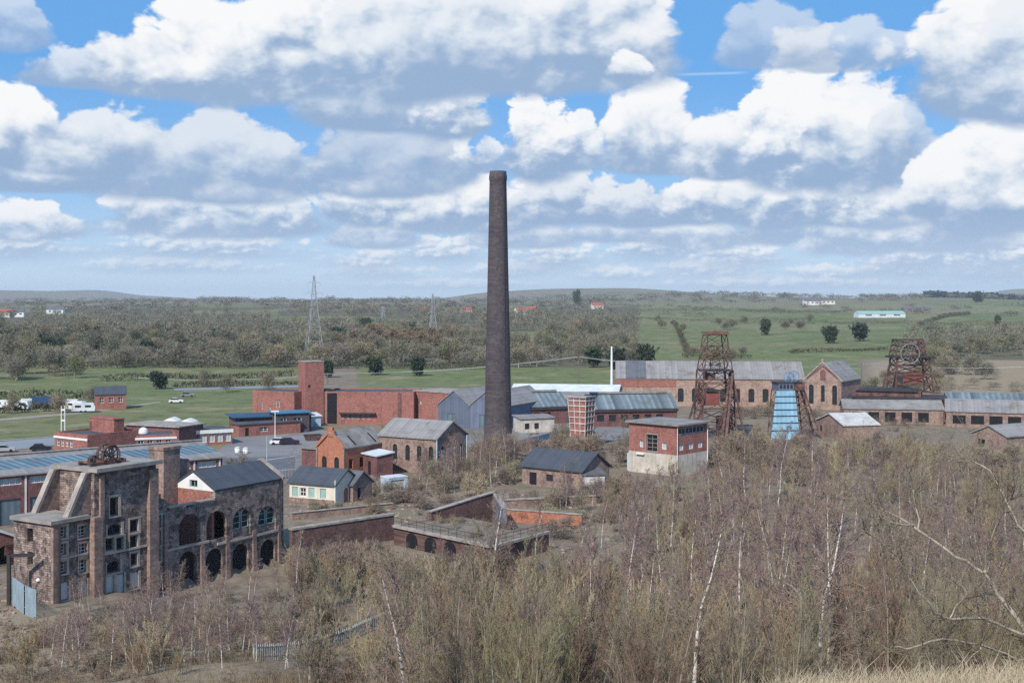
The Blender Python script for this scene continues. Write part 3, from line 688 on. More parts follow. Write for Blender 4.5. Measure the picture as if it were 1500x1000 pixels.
# surrounds and frames
def surround(h, d, w_=.16):
    x0, x1, z0, z1 = h[:4]; mb = MB()
    mb.box(x1+.003, x1+w_+.14, d-.03, d+.02, z0-.1, z1+.1); mb.box(x0-w_, x0-.003, d-.03, d+.02, z0-.1, z1+.1); mb.box(x0-w_, x1+w_+.14, d-.09, d+.02, z0-.26, z0-.103)
    if len(h) < 5: mb.box(x0-w_, x1+w_+.14, d-.035, d+.02, z1+.103, z1+.3)
    mb.box(x1-.02, x1-.004, d+.02, d+T-.03, z0+.01, z1-.01 if len(h) < 5 else z1-.45)
    return mb
for h in low_open+low_board: surround(h, -.004).build('window_surround', pale_stone, ruin)
for h in tow_open+tow_board: surround(h, PJ*.35-.004).build('window_surround', pale_stone, ruin)
for h in col_open: surround(h, WY-.004).build('window_surround', pale_stone, ruin)
for h in low_open: window(ruin, Matrix.Translation((0, .1, 0)), h, white, void, 'window', T, (1, 2))
for h in tow_open[1:]: window(ruin, Matrix.Translation((0, PJ*.35+.1, 0)), h, darksteel, void, 'window', T, (1, 1))
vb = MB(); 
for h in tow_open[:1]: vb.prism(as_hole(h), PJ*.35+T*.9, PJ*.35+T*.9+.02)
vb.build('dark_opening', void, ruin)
for h, dd in [(h, .12) for h in low_board]+[(h, PJ*.35+.12) for h in tow_board]:
    MB().prism(as_hole(h), dd, dd+.06).build('boarding', board, ruin)
for h in up_glz:
    M = Matrix.Translation((0, WY, 0)); c0 = (h[0]+h[1])/2
    bb = MB(); bb.prism(as_hole(h), .26, .5, [arch(h[0]+.12, c0-.12, h[2]+.9, h[3]-.2, 8, 1), arch(c0+.12, h[1]-.12, h[2]+.9, h[3]-.2, 8, 1)]); bb.M = M
    bb.v = [tuple(M @ Vector(p)) for p in bb.v]; bb.build('blocking', stone, ruin)
    for a_, b_ in ((h[0]+.12, c0-.12), (c0+.12, h[1]-.12)): window(ruin, M, (a_, b_, h[2]+.9, h[3]-.2, 1), greenboard, glass, 'window', T, (0, 2))
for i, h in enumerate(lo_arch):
    b_ = MB(); b_.prism(as_hole(h), WY+.5 if i % 2 == 0 else WY+.3, WY+.7); b_.build('arch_shade_panel', (void, void, void, void)[i], ruin)  # near-black panels paint the shade inside the open arches
# red brick inner wall, white gable and slate roof of the part still covered
iw = MB(Matrix(((0,1,0,uR),(-1,0,0,WY+DW),(0,0,1,0),(0,0,0,1))))
iw.prism([(.56, 0), (DW-.56, 0), (DW-.56, HR), (.56, HR)], 0, .4); iw.build('inner_wall', redbrick, ruin)
gb = MB(Matrix(((0,1,0,uR-.02),(-1,0,0,WY+DW),(0,0,1,0),(0,0,0,1))))
gb.prism([(.1, HR+.003), (DW-.1, HR+.003), (DW/2, 10.65)], 0, .4, [rect(DW/2-.6, DW/2+.7, HR+.25, HR+1.1)]); gb.build('gable', white, ruin)
window(ruin, gb.M, (DW/2-.6, DW/2+.7, HR+.25, HR+1.1), greenboard, void, 'window', .4, (1, 0))
rf = MB(Matrix(((0,1,0,0),(1,0,0,0),(0,0,1,0),(0,0,0,1)))); rf.prism([(WY-.05, HR+.01), (WY+DW/2, 10.72), (WY+.3+DW, HR-.1), (WY+.3+DW, HR+.12), (WY+DW/2, 10.94), (WY-.12, HR+.22)], uR-.1, uE-.35); rf.build('roof', darkslate, ruin)
vg = MB(); vg.prism([(0, 0), (1, 0), (1, 1)], 0, .1) if False else None
vg.M = Matrix(((0,1,0,0),(1,0,0,0),(0,0,1,0),(0,0,0,1))); vg.prism([(WY-.2, HR+.02), (WY+DW/2, 10.8), (WY+.4+DW, HR-.05), (WY+.4+DW, HR+.35), (WY+DW/2, 11.2), (WY-.2, HR+.42)], uE-.34, uE+.1); vg.build('verge_coping', coping, ruin)
# chimney stack and stub behind the wing, broken roof between
k0, _ = fu(231, 700, 7.5); k1, _ = fu(255, 700, 7.5); k2 = fu(270, 700, 7.5)[0]
ck = MB(); ck.box(k0, k1, 5.6+.9, 8.1+.9, 0, hz_(655, 148)); ck.box(k0-.12, k1+.12, 6.38, 9.12, hz_(655, 148)+.003, hz_(655, 148)+.35); ck.build('stack', brownbrick, ruin)
ck = MB(); ck.box(k1+.15, k2, 6.7, 8.6, 0, hz_(671, 149)); ck.build('stub_wall', brownbrick, ruin)
br_ = MB(); br_.add([(uT1+.1, 1.6, 11.6), (uT1+.1, 6.0, 11.9), (uT1+3.3, 6.0, 8.6), (uT1+2.6, 1.6, 8.4), (uT1+.1, 1.6, 11.75), (uT1+.1, 6.0, 12.05), (uT1+3.3, 6.0, 8.75), (uT1+2.6, 1.6, 8.55)],
                 [(0,1,2,3),(7,6,5,4),(0,4,5,1),(1,5,6,2),(2,6,7,3),(3,7,4,0)]); br_.build('broken_roof', orangebrick, ruin)
dp = MB(); dp.tube([(uT0+.75, PJ*.35-.12, .5), (uT0+.75, PJ*.35-.12, HT-.2)], .09, 6); dp.build('drainpipe', darksteel, ruin); dp = MB(); dp.tube([(uE-.6, WY-.12, .3), (uE-.6, WY-.12, HR)], .07, 6); dp.build('drainpipe', darksteel, ruin); dp = MB(); dp.tube([(.6, -.48, .4), (.6, -.48, HL-.1)], .10, 6); dp.build('drainpipe', darksteel, ruin)
lm = MB(); lm.lathe([(.02, 0), (.22, .02), (.25, .25), (.02, .4)], 12); lo_ = lm.build('lamp', white, ruin, True); lo_.location = (-.02, 2.0, 2.4)

# winding wheels left on the tower head
def wheel(name, label, px, Y0, z0, r, rz, spokes=10, mat=rust, half=False, group=None):
    t_ = thing(name, label, 'winding wheel', atY(px, Y0, z0), rz, group)
    MB().ring((0, 0, r), r, .10, 'y', 36, 6).ring((0, .28, r), r*.97, .07, 'y', 36, 6).build('rim', mat, t_)
    sp = MB()
    for i in range(spokes):
        a_ = 2*math.pi*i/spokes; sp.beam((0, .1, r), (r*.96*math.cos(a_), .1, r+r*.96*math.sin(a_)), .09)
    sp.build('spoke', mat, t_)
    MB().tube([(0, -.35, r), (0, .6, r)], .16, 8).build('hub', darksteel, t_)
    return t_
rzw = math.atan2(RD.y, RD.x)
wheel('winding_wheel', 'larger rusty winding wheel in front on top of the ruined stone tower', 163, 131.5, HT+.2, 1.12, rzw)
wheel('winding_wheel', 'second rusty winding wheel just behind the larger one on the ruined stone tower', 155, 133.6, HT+.2, 1.05, rzw)
wheel('winding_wheel', 'small rusty pulley wheel at the left of the bigger wheels on the ruined tower', 137, 131.3, HT+.3, .52, rzw, 8)
dk = MB(); dk.beam((-2.2, 0, .15), (2.4, 0, .15), .3, .3); dk.beam((-2.2, 1.8, .15), (2.4, 1.8, .15), .3, .3)
for x in (-2.0, -.6, .9, 2.2): dk.beam((x, -.3, .35), (x, 2.1, .35), .2, .2)
dk = dk.build('wheel_bearer_frame', rust); dk.location = atY(157, 131.2, HT+.43); dk.rotation_euler = (0, 0, rzw)
tag(dk, 'rusty steel frame that carries the wheels on top of the ruined stone tower', 'steel frame')
# steel post, fence and gate at its left foot
def palisade(name, label, pts, h=2.2, step=.3, mat=galv, wb=.07):
    o = pts[0]; t_ = thing(name, label, 'fence', (o[0], o[1], gz(o[0], o[1])))
    pales = MB(); rails = (MB(), MB())
    for (a_, b_) in zip(pts[:-1], pts[1:]):
        a_, b_ = Vector(a_[:2]), Vector(b_[:2]); L = (b_-a_).length; n = max(1, int(L/step)); prev = None
        for i in range(n+1):
            p = a_+(b_-a_)*i/n; z = gz(p.x, p.y)-t_.location.z; q_ = (p.x-o[0], p.y-o[1])
            pales.beam((q_[0], q_[1], z), (q_[0], q_[1], z+h*(1 if i % 2 else .97)), wb, .03)
            if i % 8 == 0:
                if prev:
                    for k, rl_ in ((.25, rails[0]), (.8, rails[1])): rl_.beam((prev[0], prev[1], prev[2]+h*k), (q_[0], q_[1], z+h*k), .05, .05)
                prev = (q_[0], q_[1], z)
    pales.build('pales', mat, t_); rails[0].build('rail', mat, t_); rails[1].build('rail', mat, t_)
    return t_
f1 = [at(18, 892), at(36, 916), at(52, 925)]
palisade('palisade_fence', 'grey blue steel palisade fence at the left foot of the ruined stone building', f1, 2.8, .27, plain('blue_grey_pales', (.25, .33, .39), .7, .2, .8), .11)
sgn = MB(); sgn.box(-.25, .25, -.02, .02, 0, .9); sgn = sgn.build('warning_board', redoxide); p_ = at(37, 905); sgn.location = (p_.x, p_.y-.15, 1.0); tag(sgn, 'small dark red board fixed on the palisade fence beside the ruin', 'board')
pp = MB(); pp.beam((0, 0, 0), (0, 0, 5.6), .32); pp.beam((-.1, 0, 5.45), (2.4, .4, 5.45), .3, .3); p_ = at(13, 893); pp = pp.build('steel_gantry_post', darksteel); pp.location = p_
tag(pp, 'dark steel post with a short top beam at the far left beside the ruin', 'post')
building('brick_shed', 'low brown brick shed with pale roof at the left edge behind the steel post', 'shed', at(-60, 838), at(22, 826), 7, 3.2, 4.6, 'y', plumbrick, whitesheet,
         front=[(5.2, 6.4, 1.2, 2.4)], frame=darksteel)

# --- long workshop with glazed roof behind the ruin
P, Q = ev(0, 697, 6.9), ev(326, 669, 6.9); dL = (Q-P).normalized(); P = P-dL*26
loc, rz, L = place(P, Q)
wk = thing('long_workshop', 'long red brick workshop with glazed north light roof behind the ruined stone building', 'workshop', loc, rz)
opn = []; topw = []; x = 1.0; E = 6.9
while x < L-4: opn.append((x, x+2.9, .05, 3.6)); topw.append((x-.1, x+3.0, 5.5, 6.45)); x += 4.15
mb = MB(); mb.prism(rect(0, L, 0, E), 0, .4, [rect(*o) for o in opn+topw]); DK = 22
gp = [(.4, 0), (DK-.4, 0), (DK-.4, E), (18, 7.1), (9, 8.4), (.4, E)]
for M in (side_matrix('right', L, DK), ): mb.M = M; mb.prism(gp, 0, .4, [rect(3, 5, 1, 4), rect(12, 14, 1, 4)])
mb.M = Matrix(((0,1,0,0),(1,0,0,0),(0,0,1,0),(0,0,0,1))); mb.prism(gp, 0, .4)
mb.M = Matrix.Identity(4); mb.box(0, L, DK-.39, DK, 0, E); mb.build('wall', plumbrick, wk)
for o in opn: MB().box(o[0]+.02, o[1]-.02, .2, .3, o[2], o[3]-.02).build('sliding_door', tealdoor, wk)
for o in topw: window(wk, Matrix.Identity(4), o, white, paleglass, 'window', .4, (3, 0))
for o in opn: MB().box(o[1]+.5, o[1]+.75, -.12, -.003, 0, E-.3).build('pilaster', whitewash, wk)
RM = Matrix(((0,1,0,0),(1,0,0,0),(0,0,1,0),(0,0,0,1)))
slab = lambda y0, z0, y1, z1, t=.2: [(y0, z0), (y1, z1), (y1, z1+t), (y0, z0+t)]
MB(RM).prism(slab(-.4, 6.78, 2.2, 7.25), -.3, L+.3).build('eaves_roof', greyroof, wk)
MB(RM).prism(slab(2.21, 7.25, 6.4, 8.05), -.3, L+.3).build('roof_glazing', glassroof, wk)
MB(RM).prism(slab(6.41, 8.05, 9.2, 8.5), -.3, L+.3).build('ridge_roof', greyroof, wk)
MB(RM).prism(slab(9.21, 8.5, 18, 7.2), -.3, L+.3).build('rear_slope', oldroof, wk)
MB(RM).prism(slab(18.01, 7.2, DK+.4, 6.6), -.3, L+.3).build('back_slope', oldroof, wk)
MB().tube([(-.3, 8.4, 8.75), (L+.3, 8.4, 8.75)], .18, 6).build('ridge_pipe', greyroof, wk)

# --- offices with white bands
building('office_block', 'two storey red brick office block with white bands and windows behind the long workshop', 'office', ev(80, 632, 7), ev(128, 637, 7), 11, 7, None, 'flat', redbrick, flatfelt,
         front=[(a, a+.95, 4.5, 5.7) for a in (.6, 1.9, 3.2, 4.5)]+[(a, a+.95, 1.4, 2.5) for a in (.6, 1.9, 3.2, 4.5)], parapet=.5)
off = bpy.context.scene.objects[-1]
obk = [o for o in COL.objects if o.name == 'office_block'][0]
lb = place(ev(80, 632, 7), ev(128, 637, 7))[2]
bnd = MB(); bnd.box(-.1, lb+.1, -.15, -.003, 5.95, 6.3); bnd.box(-.1, lb+.1, -.15, -.003, 3.0, 3.35); bnd.build('white_band', white, obk)
tw = MB(); tw.box(2.0, lb-.5, 6, 8.2, 6.6, 9.2); tw.box(1.9, lb-.4, 5.9, 8.3, 9.203, 9.4); tw.build('roof_tower', redbrick, obk)
w1a, w1b = ev(128, 640, 6), ev(258, 635.5, 6)
lw = place(w1a, w1b)[2]; nW = 9
wg, _ = building('office_wing', 'long low red brick office wing with white band joined to the two storey block', 'office', w1a, w1b, 9, 6, None, 'flat', redbrick, flatfelt,
         front=[(.7+i*(lw-1)/nW, .7+i*(lw-1)/nW+(lw-1)/nW*.62, 3.5, 5.0) for i in range(nW)]+[(.7+i*(lw-1)/nW, .7+i*(lw-1)/nW+(lw-1)/nW*.62, 1.0, 2.3) for i in range(nW)], parapet=.4)
bnd = MB(); bnd.box(-.1, lw+.1, -.15, -.003, 5.15, 5.55); bnd.build('white_band', white, wg)
tw = MB(); tw.box(.4, 4.3, 3.2, 7.5, 5.7, 8.6); tw.build('plant_room', plumbrick, wg)
tw = MB(); tw.box(6.2, 6.9, 1.6, 2.3, 5.7, 7.4); tw.build('roof_stack', redbrick, wg)
sk = MB(); sk.lathe([(.9, 5.9), (.9, 6.2), (.75, 6.7), (.4, 7.0), (.02, 7.1)], 14, (10, 4)); sk.build('rooflight_dome', white, wg)
pm = thing('flagpole_pair', 'pair of tall white poles in front of the office block', 'poles', ev(121, 660, 0)+Vector((0, -11, 0)))
for dx_ in (-.35, .35):
    MB().tube([(dx_, 0, 0), (dx_, 0, 10.2)], [.13, .09], 8).build('pole', white, pm)
MB().box(-.4, .4, -.05, .05, 7.2, 7.5).box(-.4, .4, -.05, .05, 9.3, 9.6).build('cross_plate', white, pm)
w2a, w2b = ev(264, 633, 3.1), ev(340, 629, 3.1); lw = place(w2a, w2b)[2]
wg, _ = building('canteen_building', 'single storey red brick building with white fascia and big white windows beside the paved yard', 'building', w2a, w2b, 8, 3.1, None, 'flat', redbrick, flatfelt,
         front=[(.8+i*1.75, .8+i*1.75+1.35, .6, 2.4) for i in range(6)], pane=paleglass, bars=(1, 0), over=.15)
bnd = MB(); bnd.box(-.2, lw+.2, -.24, -.16, 2.55, 3.32); bnd.build('white_fascia', white, wg)
MB().box(-.6, -.1, .2, 4, 0, 2.6).build('porch', white, wg)
wr = at(215, 622); 
building('rear_office', 'low dark brick office range with a pale roof edge behind the office wing', 'office', ev(185, 622, 4.5), ev(262, 626, 4.5), 8, 4.5, None, 'flat', plumbrick, coping, front=[(2, 4, 1.5, 3), (6, 8, 1.5, 3)], over=.5)
def marquee(px, py, label):
    p = at(px, py); t_ = thing('marquee', label, 'marquee', p)
    MB().prism([(-2.0, 0), (2.0, 0), (2.0, 2.2), (-2.0, 2.2)], -1.8, 1.8).build('side_wall', whitesheet, t_)
    MB().prism([(-2.3, 2.21), (2.3, 2.21), (1.6, 3.0), (.6, 3.5), (0, 3.65), (-.6, 3.5), (-1.6, 3.0)], -2.1, 2.1).build('canopy', white, t_)
marquee(252, 634, 'left white marquee with a rounded top behind the canteen building')
marquee(276, 636, 'right white marquee with a rounded top behind the canteen building')

# --- red brick winding house with square tower
tA, tC, tB = ev(432, 533.5, 15), ev(447, 534.5, 15), ev(474, 534, 15)
rd = Vector((.86, .5, 0)); C_ = at(447, 622); Q_ = C_+rd*5.0
rz = math.atan2(rd.y, rd.x)
tow, _ = building('red_brick_tower', 'tall plain square red brick winding tower on the long red building', 'tower', C_, Q_, 4.9, 15.6, None, 'flat', redbrick, coping, over=.1, front=[(.8, 1.4, 9.2, 9.9)], frame=darksteel)
MB().box(5.02, 5.4, .6, 3.2, 0, 8.6).box(5.02, 7.4, .7, 3.0, 7.9, 8.7).build('steel_door_frame', darksteel, tow)
lb_ = ev(370, 571, 8.2); rb_ = ev(431, 574, 8.2)
building('red_brick_hall', 'red brick hall with stepped parapet at the left of the square red tower', 'hall', lb_, rb_, 9, 8.2, None, 'flat', redbrick, flatfelt, parapet=.4,
         front=[(3, 3.5, 3.5, 5.6), (5.6, 6.3, 2.8, 4.4), (7.6, 8.1, 4.2, 6), (8.6, 9.1, 4.2, 6)], frame=white, pane=glass)
ra, rb2 = ev(474, 574, 8.2), ev(606, 574, 8.2); ra.y += 2
lr = place(ra, rb2)[2]
rw, _ = building('red_brick_winding_house', 'long plain red brick winding house running right from the square red tower', 'hall', ra, rb2, 12, 8.2, None, 'flat', redbrick, flatfelt, parapet=.5,
         front=[(.6, 3.1, .1, 7.8, 0, ('tall_door', void))]+[(4.2+i*1.3, 4.9+i*1.3, 1.4, 2.4) for i in range(6)], frame=white)
MB().box(3.8, 13, -1.2, -.003, 2.7, 2.95).build('canopy', darksteel, rw)
MB().box(lr-4, lr-3.2, -.25, -.003, 0, 7.9).build('pier', plumbrick, rw)
building('red_brick_store', 'plain red brick store with pale parapet at the right end of the red winding house', 'hall', ev(606, 572.5, 8.2), ev(658, 576, 8.2), 10, 8.2, None, 'flat', redbrick, coping, over=.2, front=[(2.2, 2.8, 5, 6)])
def lamp_post(name, label, px, py, h, mat=galv, arm=True, r=.08):
    t_ = thing(name, label, 'lamp post', at(px, py)); MB().tube([(0, 0, 0), (0, 0, h)], [r, r*.65], 8).build('pole', mat, t_)
    if arm: MB().box(-.9, .9, -.12, .12, h+.003, h+.25).build('lamp_head', mat, t_)
    return t_
lamp_post('flare_stack', 'white vent pipe with a flared top standing before the red store', 622, 608, 6.6, white, True, .22)
lamp_post('yard_lamp', 'pale lamp post standing by the red winding house', 566, 600, 5.2, white, True)
lamp_post('yard_lamp', 'pale lamp post standing at the left of the square red tower', 422, 612, 5.6, white, False, .12)
lamp_post('yard_lamp', 'white lamp post in the paved yard before the flat blue roofs', 403, 642, 6.0, white, True, .12)
lamp_post('yard_lamp', 'thin pale lamp post standing at the corner of the grey car park', 391, 690, 6.5, galv, False, .1)
# flat blue roofed shelters
building('blue_roof_shelter', 'low building with flat dark blue felt roof in front of the square red tower', 'shelter', ev(345, 612, 3.6), ev(456, 608, 3.6), 9, 3.6, None, 'flat', plumbrick, bluefelt, over=.8,
         front=[(2.2, 4.2, .2, 2.8, 0, ('opening', void)), (5, 8, 1.0, 2.7), (10, 13, .2, 3.0, 0, ('opening', void)), (14, 16.6, .2, 3.0, 0, ('opening', void))], pane=glass)
building('blue_roof_block', 'raised block with bright blue flat roof behind the low shelter', 'shelter', ev(405, 606, 4.6), ev(453, 604, 4.6), 6, 4.6, None, 'flat', darkbrick, plain('bright_blue_roof', (.06, .19, .32), .6, .2, .4), over=.5, front=[(1, 2.4, 2, 3.6), (4, 6, 2, 3.6)])
building('pale_shed', 'small pale blue grey shed against the foot of the square red tower', 'shed', at(455, 625), at(470, 624), 2.6, 2.5, 3.0, 'mono', palebluebox, whitesheet, front=[(.8, 1.6, .1, 1.9, 0, ('door', greenboard))])
building('red_wall_block', 'low red brick block at the edge of the paved yard', 'building', at(350, 640), at(440, 634), 5, 2.7, None, 'flat', redbrick, flatfelt, over=.3, front=[(1.5, 2.4, .1, 2.0, 0, ('door', void)), (5, 7, .9, 1.9)])
for px, py, hh, lab in ((365, 662, 1, 'left'), (384, 664, 1, 'middle')):
    pass

# --- blue grey twin gabled shed
sa, sb = ev(642, 592, 5.6), ev(688, 594, 5.6); dd = (sb-sa).normalized(); Ls = (sb-sa).length
building('blue_grey_shed', 'left gable of the blue grey clad twin sheds behind the chimney', 'shed', sa, sb, 24, 5.6, 9.0, 'y', bluegrey, greyroof, over=.25, front=[(2.6, 4.8, .1, 3.5, 0, ('door', tealdoor))])
building('blue_grey_shed', 'right gable of the blue grey clad twin sheds partly hidden by the chimney', 'shed', sb+dd*.05, sb+dd*(Ls+.05), 24, 5.6, 9.0, 'y', bluegrey, greyroof, over=.25, front=[(2.6, 4.8, .1, 3.5, 0, ('door', tealdoor))])

# --- long low screens building with glazed roof, right of the chimney
la, lb2 = ev(740, 597, 4.4), ev(832, 594, 4.4); rA, rB = ev(866, 599, 4.4), ev(992, 597, 4.4)
def lowrange(name, label, a, b, D, rid):
    r, L = building(name, label, 'workshop', a, b, D, 4.4, rid, 'x', plumbrick, glassroof2, front=[(1.5+i*3, 3.3+i*3, 1.3, 2.9) for i in range(int((place(a, b)[2]-3)/3))], frame=darksteel, pane=glass)
    MB().box(-.2, L+.2, -.45, -.003, 3.6, 4.2).build('gutter_beam', darksteel, r)
    MB().box(1, L-1, D/2-.5, D/2+.5, rid+.3, rid+.75).build('ridge_vent', greyroof, r)
    return r
lowrange('long_brick_range', 'long brick range with glazed roof between the chimney and the brick hopper tower', la, lb2, 11, 7.4)
lowrange('long_brick_range', 'long brick range with grey blue roof right of the brick hopper tower', rA, rB, 11, 7.4)
building('white_roof_store', 'long low store with bright white sheet roof behind the chimney', 'store', ev(748, 574, 5.2), ev(905, 576, 5.2), 14, 5.2, 6.9, 'x', brownbrick, whitesheet, front=[(3+i*4, 5+i*4, 1, 2.8) for i in range(6)], pane=paleglass)
building('grey_roof_store', 'broad low store with grey lichen roof in front of the white roofed store', 'store', ev(755, 584, 5.0), ev(915, 586, 5.0), 13, 5.0, 6.4, 'x', brownbrick, oldroof, front=[(4, 6, 1, 2.8)])
building('green_roof_hut', 'pale hut with a flat greenish roof close to the right of the chimney', 'hut', at(763, 634), at(812, 632), 5, 3.2, 3.6, 'mono', palewall, oldroof, front=[(1, 2.2, .8, 2.2), (3.4, 4.6, .8, 2.2)], frame=darksteel)

# --- brick and concrete hopper tower
hp = thing('hopper_tower', 'red brick hopper tower with white concrete framing that narrows towards its foot', 'hopper tower', at(852, 655), -.55)
hh = 10.4; a, b = 1.45, 2.05
core = MB(); core.frustum((-a, a, -a, a), (-b, b, -b, b), 0, hh); core.build('brick_body', redbrick, hp)
rb = MB(); e = .10
def hp_pt(sx, sy, z, o=e): k = (a+(b-a)*z/hh)+o; return (sx*k, sy*k, z)
for z in (2.0, 3.7, 5.2, 6.5, 7.7, 8.9, 10.0, 10.8):
    for (s0, s1) in (((-1, -1), (1, -1)), ((1, -1), (1, 1)), ((-1, 1), (-1, -1))):
        rb.beam(hp_pt(*s0, z), hp_pt(*s1, z), .14, .2)
for i in range(4):
    f = -1+2*i/3
    rb.beam(hp_pt(f, -1, 1.4), hp_pt(f, -1, hh), .15, .14); rb.beam(hp_pt(1, f, 1.4), hp_pt(1, f, hh), .14, .15); rb.beam(hp_pt(-1, f, 1.4), hp_pt(-1, f, hh), .14, .15)
rb.build('concrete_frame', plain('faded_concrete', (.58, .52, .49), .9, .3, .6, spots=((.30, .15, .13), .58), streak=.4), hp)
MB().box(-b-.2, b+.2, -b-.2, b+.2, hh+.12, hh+.4).build('top_slab', oldroof, hp)

# --- square red control building
Pl, Pc, Pr = ev(921.5, 618, 8.9), ev(992, 624, 8.9), ev(1027, 616, 8.9)
loc, rz, Lc = place(Pl, Pc); nrm = Vector((-(Pc-Pl).normalized().y, (Pc-Pl).normalized().x, 0)); Dc = 9.2
cb = thing('control_building', 'square red brick control building on a pale rendered base with a flat grey roof', 'building', loc, rz)
SP = 3.75
up_ = [(Lc*.37, Lc*.60, 4.0, 7.0), (Lc*.22, Lc*.30, 4.6, 5.8), (Lc*.68, Lc*.78, 4.6, 5.8)]
rt_ = [(.5, 1.9, 4.5, 5.7), (3.4, 4.9, 4.5, 5.7), (6.2, 7.8, 4.5, 5.7), (.35, 8.4, 7.3, 8.5)]
mb = MB(); mb.prism(rect(0, Lc, SP, 8.9), 0, .35, [rect(*o) for o in up_]); mb.M = side_matrix('right', Lc, Dc); mb.prism(rect(.35, Dc-.35, SP, 8.9), 0, .35, [rect(*o) for o in rt_])
mb.M = side_matrix('left', Lc, Dc); mb.prism(rect(.35, Dc-.35, SP, 8.9), 0, .35); mb.M = Matrix.Identity(4); mb.box(0, Lc, Dc-.35, Dc, SP, 8.9); mb.build('brick_wall', redbrick, cb)
mb = MB(); mb.box(-.06, Lc+.06, -.06, Dc+.06, -.5, SP-.003); mb.build('rendered_base', palewall, cb)
rfc = MB(); rfc.box(-.5, Lc+.7, -.6, Dc+.5, 8.903, 9.2); rfc.build('roof', oldroof, cb)
ll = MB(); ll.box(up_[0][0]-.18, up_[0][1]+.18, -.1, -.003, 3.85, 3.98); ll.box(up_[0][0]-.18, up_[0][0]-.02, -.1, -.003, 4, 7); ll.box(up_[0][1]+.02, up_[0][1]+.18, -.1, -.003, 4, 7); ll.box(up_[0][0]-.18, up_[0][1]+.18, -.1, -.003, 7.02, 7.2); ll.build('window_surround', concrete, cb)
window(cb, Matrix.Identity(4), up_[0], concrete, void, 'window', .35, (1, 3)); window(cb, Matrix.Identity(4), up_[1], white, paleglass, 'window', .35, (0, 0)); window(cb, Matrix.Identity(4), up_[2], white, paleglass, 'window', .35, (0, 0))
for o in rt_[:3]: window(cb, side_matrix('right', Lc, Dc), o, white, paleglass, 'window', .35, (1, 0))
window(cb, side_matrix('right', Lc, Dc), rt_[3], whitewash, glass, 'window', .35, (6, 0))
MB().tube([(Lc+.14, -.1, 0), (Lc+.14, -.1, 8.8)], .06, 6).build('drainpipe', white, cb); MB().tube([(Lc+.14, Dc, 2), (Lc+.14, Dc, 8.8)], .08, 6).build('drainpipe', white, cb)
MB().box(-.9, -.07, .6, 2.4, 0, 3.2).build('lean_to', palebluebox, cb)
MB().box(Lc*.18, Lc*.34, -.5, -.07, 3.3, 3.6).build('light_canopy', white, cb)

# --- the big hall with the gabled end
ha, hb = ev(903, 554, 8.0), ev(1178, 555.5, 8.0)
Lh = place(ha, hb)[2]
hf = []
for px in (918, 968, 1003): pass
hl, Lh = building('engine_hall', 'long buff brick hall with grey sheet roof behind the steel headframes', 'hall', ha, hb, 16, 8.0, 12.6, 'x', buffbrick, greyroof, frame=darksteel, pane=glass, bars=(2, 3),
         front=[(Lh*.33+i*4.1, Lh*.33+i*4.1+1.7, 1.2, 5.2, .6) for i in range(9)]+[(Lh*.08, Lh*.08+1.6, .1, 3.2), (Lh*.2, Lh*.2+1.6, 1.0, 3.6)])
rp = MB(RM); rp.prism(slab(-.4, 8.2, 8, 12.9, .05), Lh*.05, Lh*.16); rp.build('dark_roof_patch', slate, hl)
rp = MB(); rp.box(-.1, Lh*.32, -.12, -.003, 5.6, 7.9); rp.build('upper_red_band', redbrick, hl)
ga, gb2 = ev(1177, 556, 8.2), ev(1231, 558, 8.2); Lg = place(ga, gb2)[2]
ga.y -= 1.2; gb2.y -= 1.2
c_ = Lg/2
gh, _ = building('gabled_engine_house', 'buff brick engine house with pointed gable at the right end of the long hall', 'engine house', ga, gb2, 17, 8.2, 13.2, 'y', buffbrick, greyroof, frame=darksteel, pane=glass, bars=(1, 4),
         front=[(1.3, 2.7, 1.5, 7.0, .8), (Lg-2.7, Lg-1.3, 1.5, 7.0, .8), (c_-.55, c_+.55, 2.2, 6.9, .6)], left=())
for s_ in (-1, 1):
    bb = MB(); bb.beam((c_, -.06, 12.4), (c_+s_*(c_-.4), -.06, 8.4), .1, .4); bb.build('gable_moulding', plumbrick, gh)
bb = MB(); bb.prism(arch(c_-.8, c_+.8, 8.3, 11.4, 8, 1), -.08, -.004); bb.build('blind_arch', plumbrick, gh)
for s_ in (0, 1):
    x = .05 if s_ == 0 else Lg-.75; MB().box(x, x+.7, -.25, -.003, 0, 8.4).box(x-.1, x+.8, -.3, .2, 8.41, 9.0).build('corner_pier', brownbrick, gh)
MB().prism([(-.35, 8.0), (c_, 13.25), (Lg+.35, 8.0), (Lg+.35, 8.5), (c_, 13.75), (-.35, 8.5)], -.32, -.02).build('gable_coping', coping, gh)
MB().box(c_-.3, c_+.3, -.31, .2, 13.76, 14.4).build('finial', coping, gh)

# --- the cluster of brick houses left of the chimney
ld = Vector((.85, -.52, 0)).normalized(); gd = Vector((.52, .85, 0)).normalized()
Cc = ev(640, 643, 6.3); Pa = Cc-ld*12.9
Lq = 12.9
eh, _ = building('arched_engine_house', 'brown brick engine house with arched windows and plain grey roof left of the chimney', 'engine house', Pa, Cc, 9.6, 6.3, 8.9, 'x', brownbrick, greyroof, frame=darksteel, pane=glass, bars=(1, 4),
         front=[(Lq*.24, Lq*.24+1.0, 2.1, 4.9, 1), (Lq*.46, Lq*.46+1.0, 2.1, 4.9, 1), (Lq*.66, Lq*.66+1.0, 2.1, 4.9, 1), (Lq*.86, Lq*.86+1.0, 2.1, 4.9, 1)],
         right=[(1.2+i*2.0, 2.2+i*2.0, 1.6, 4.8, 1) for i in range(4)])
for i in range(4): MB(side_matrix('right', 12.9, 9.6)).box(1.45+i*2.0, 1.75+i*2.0, .05, .12, 1.7, 4.3).build('pale_shutter', white, eh)
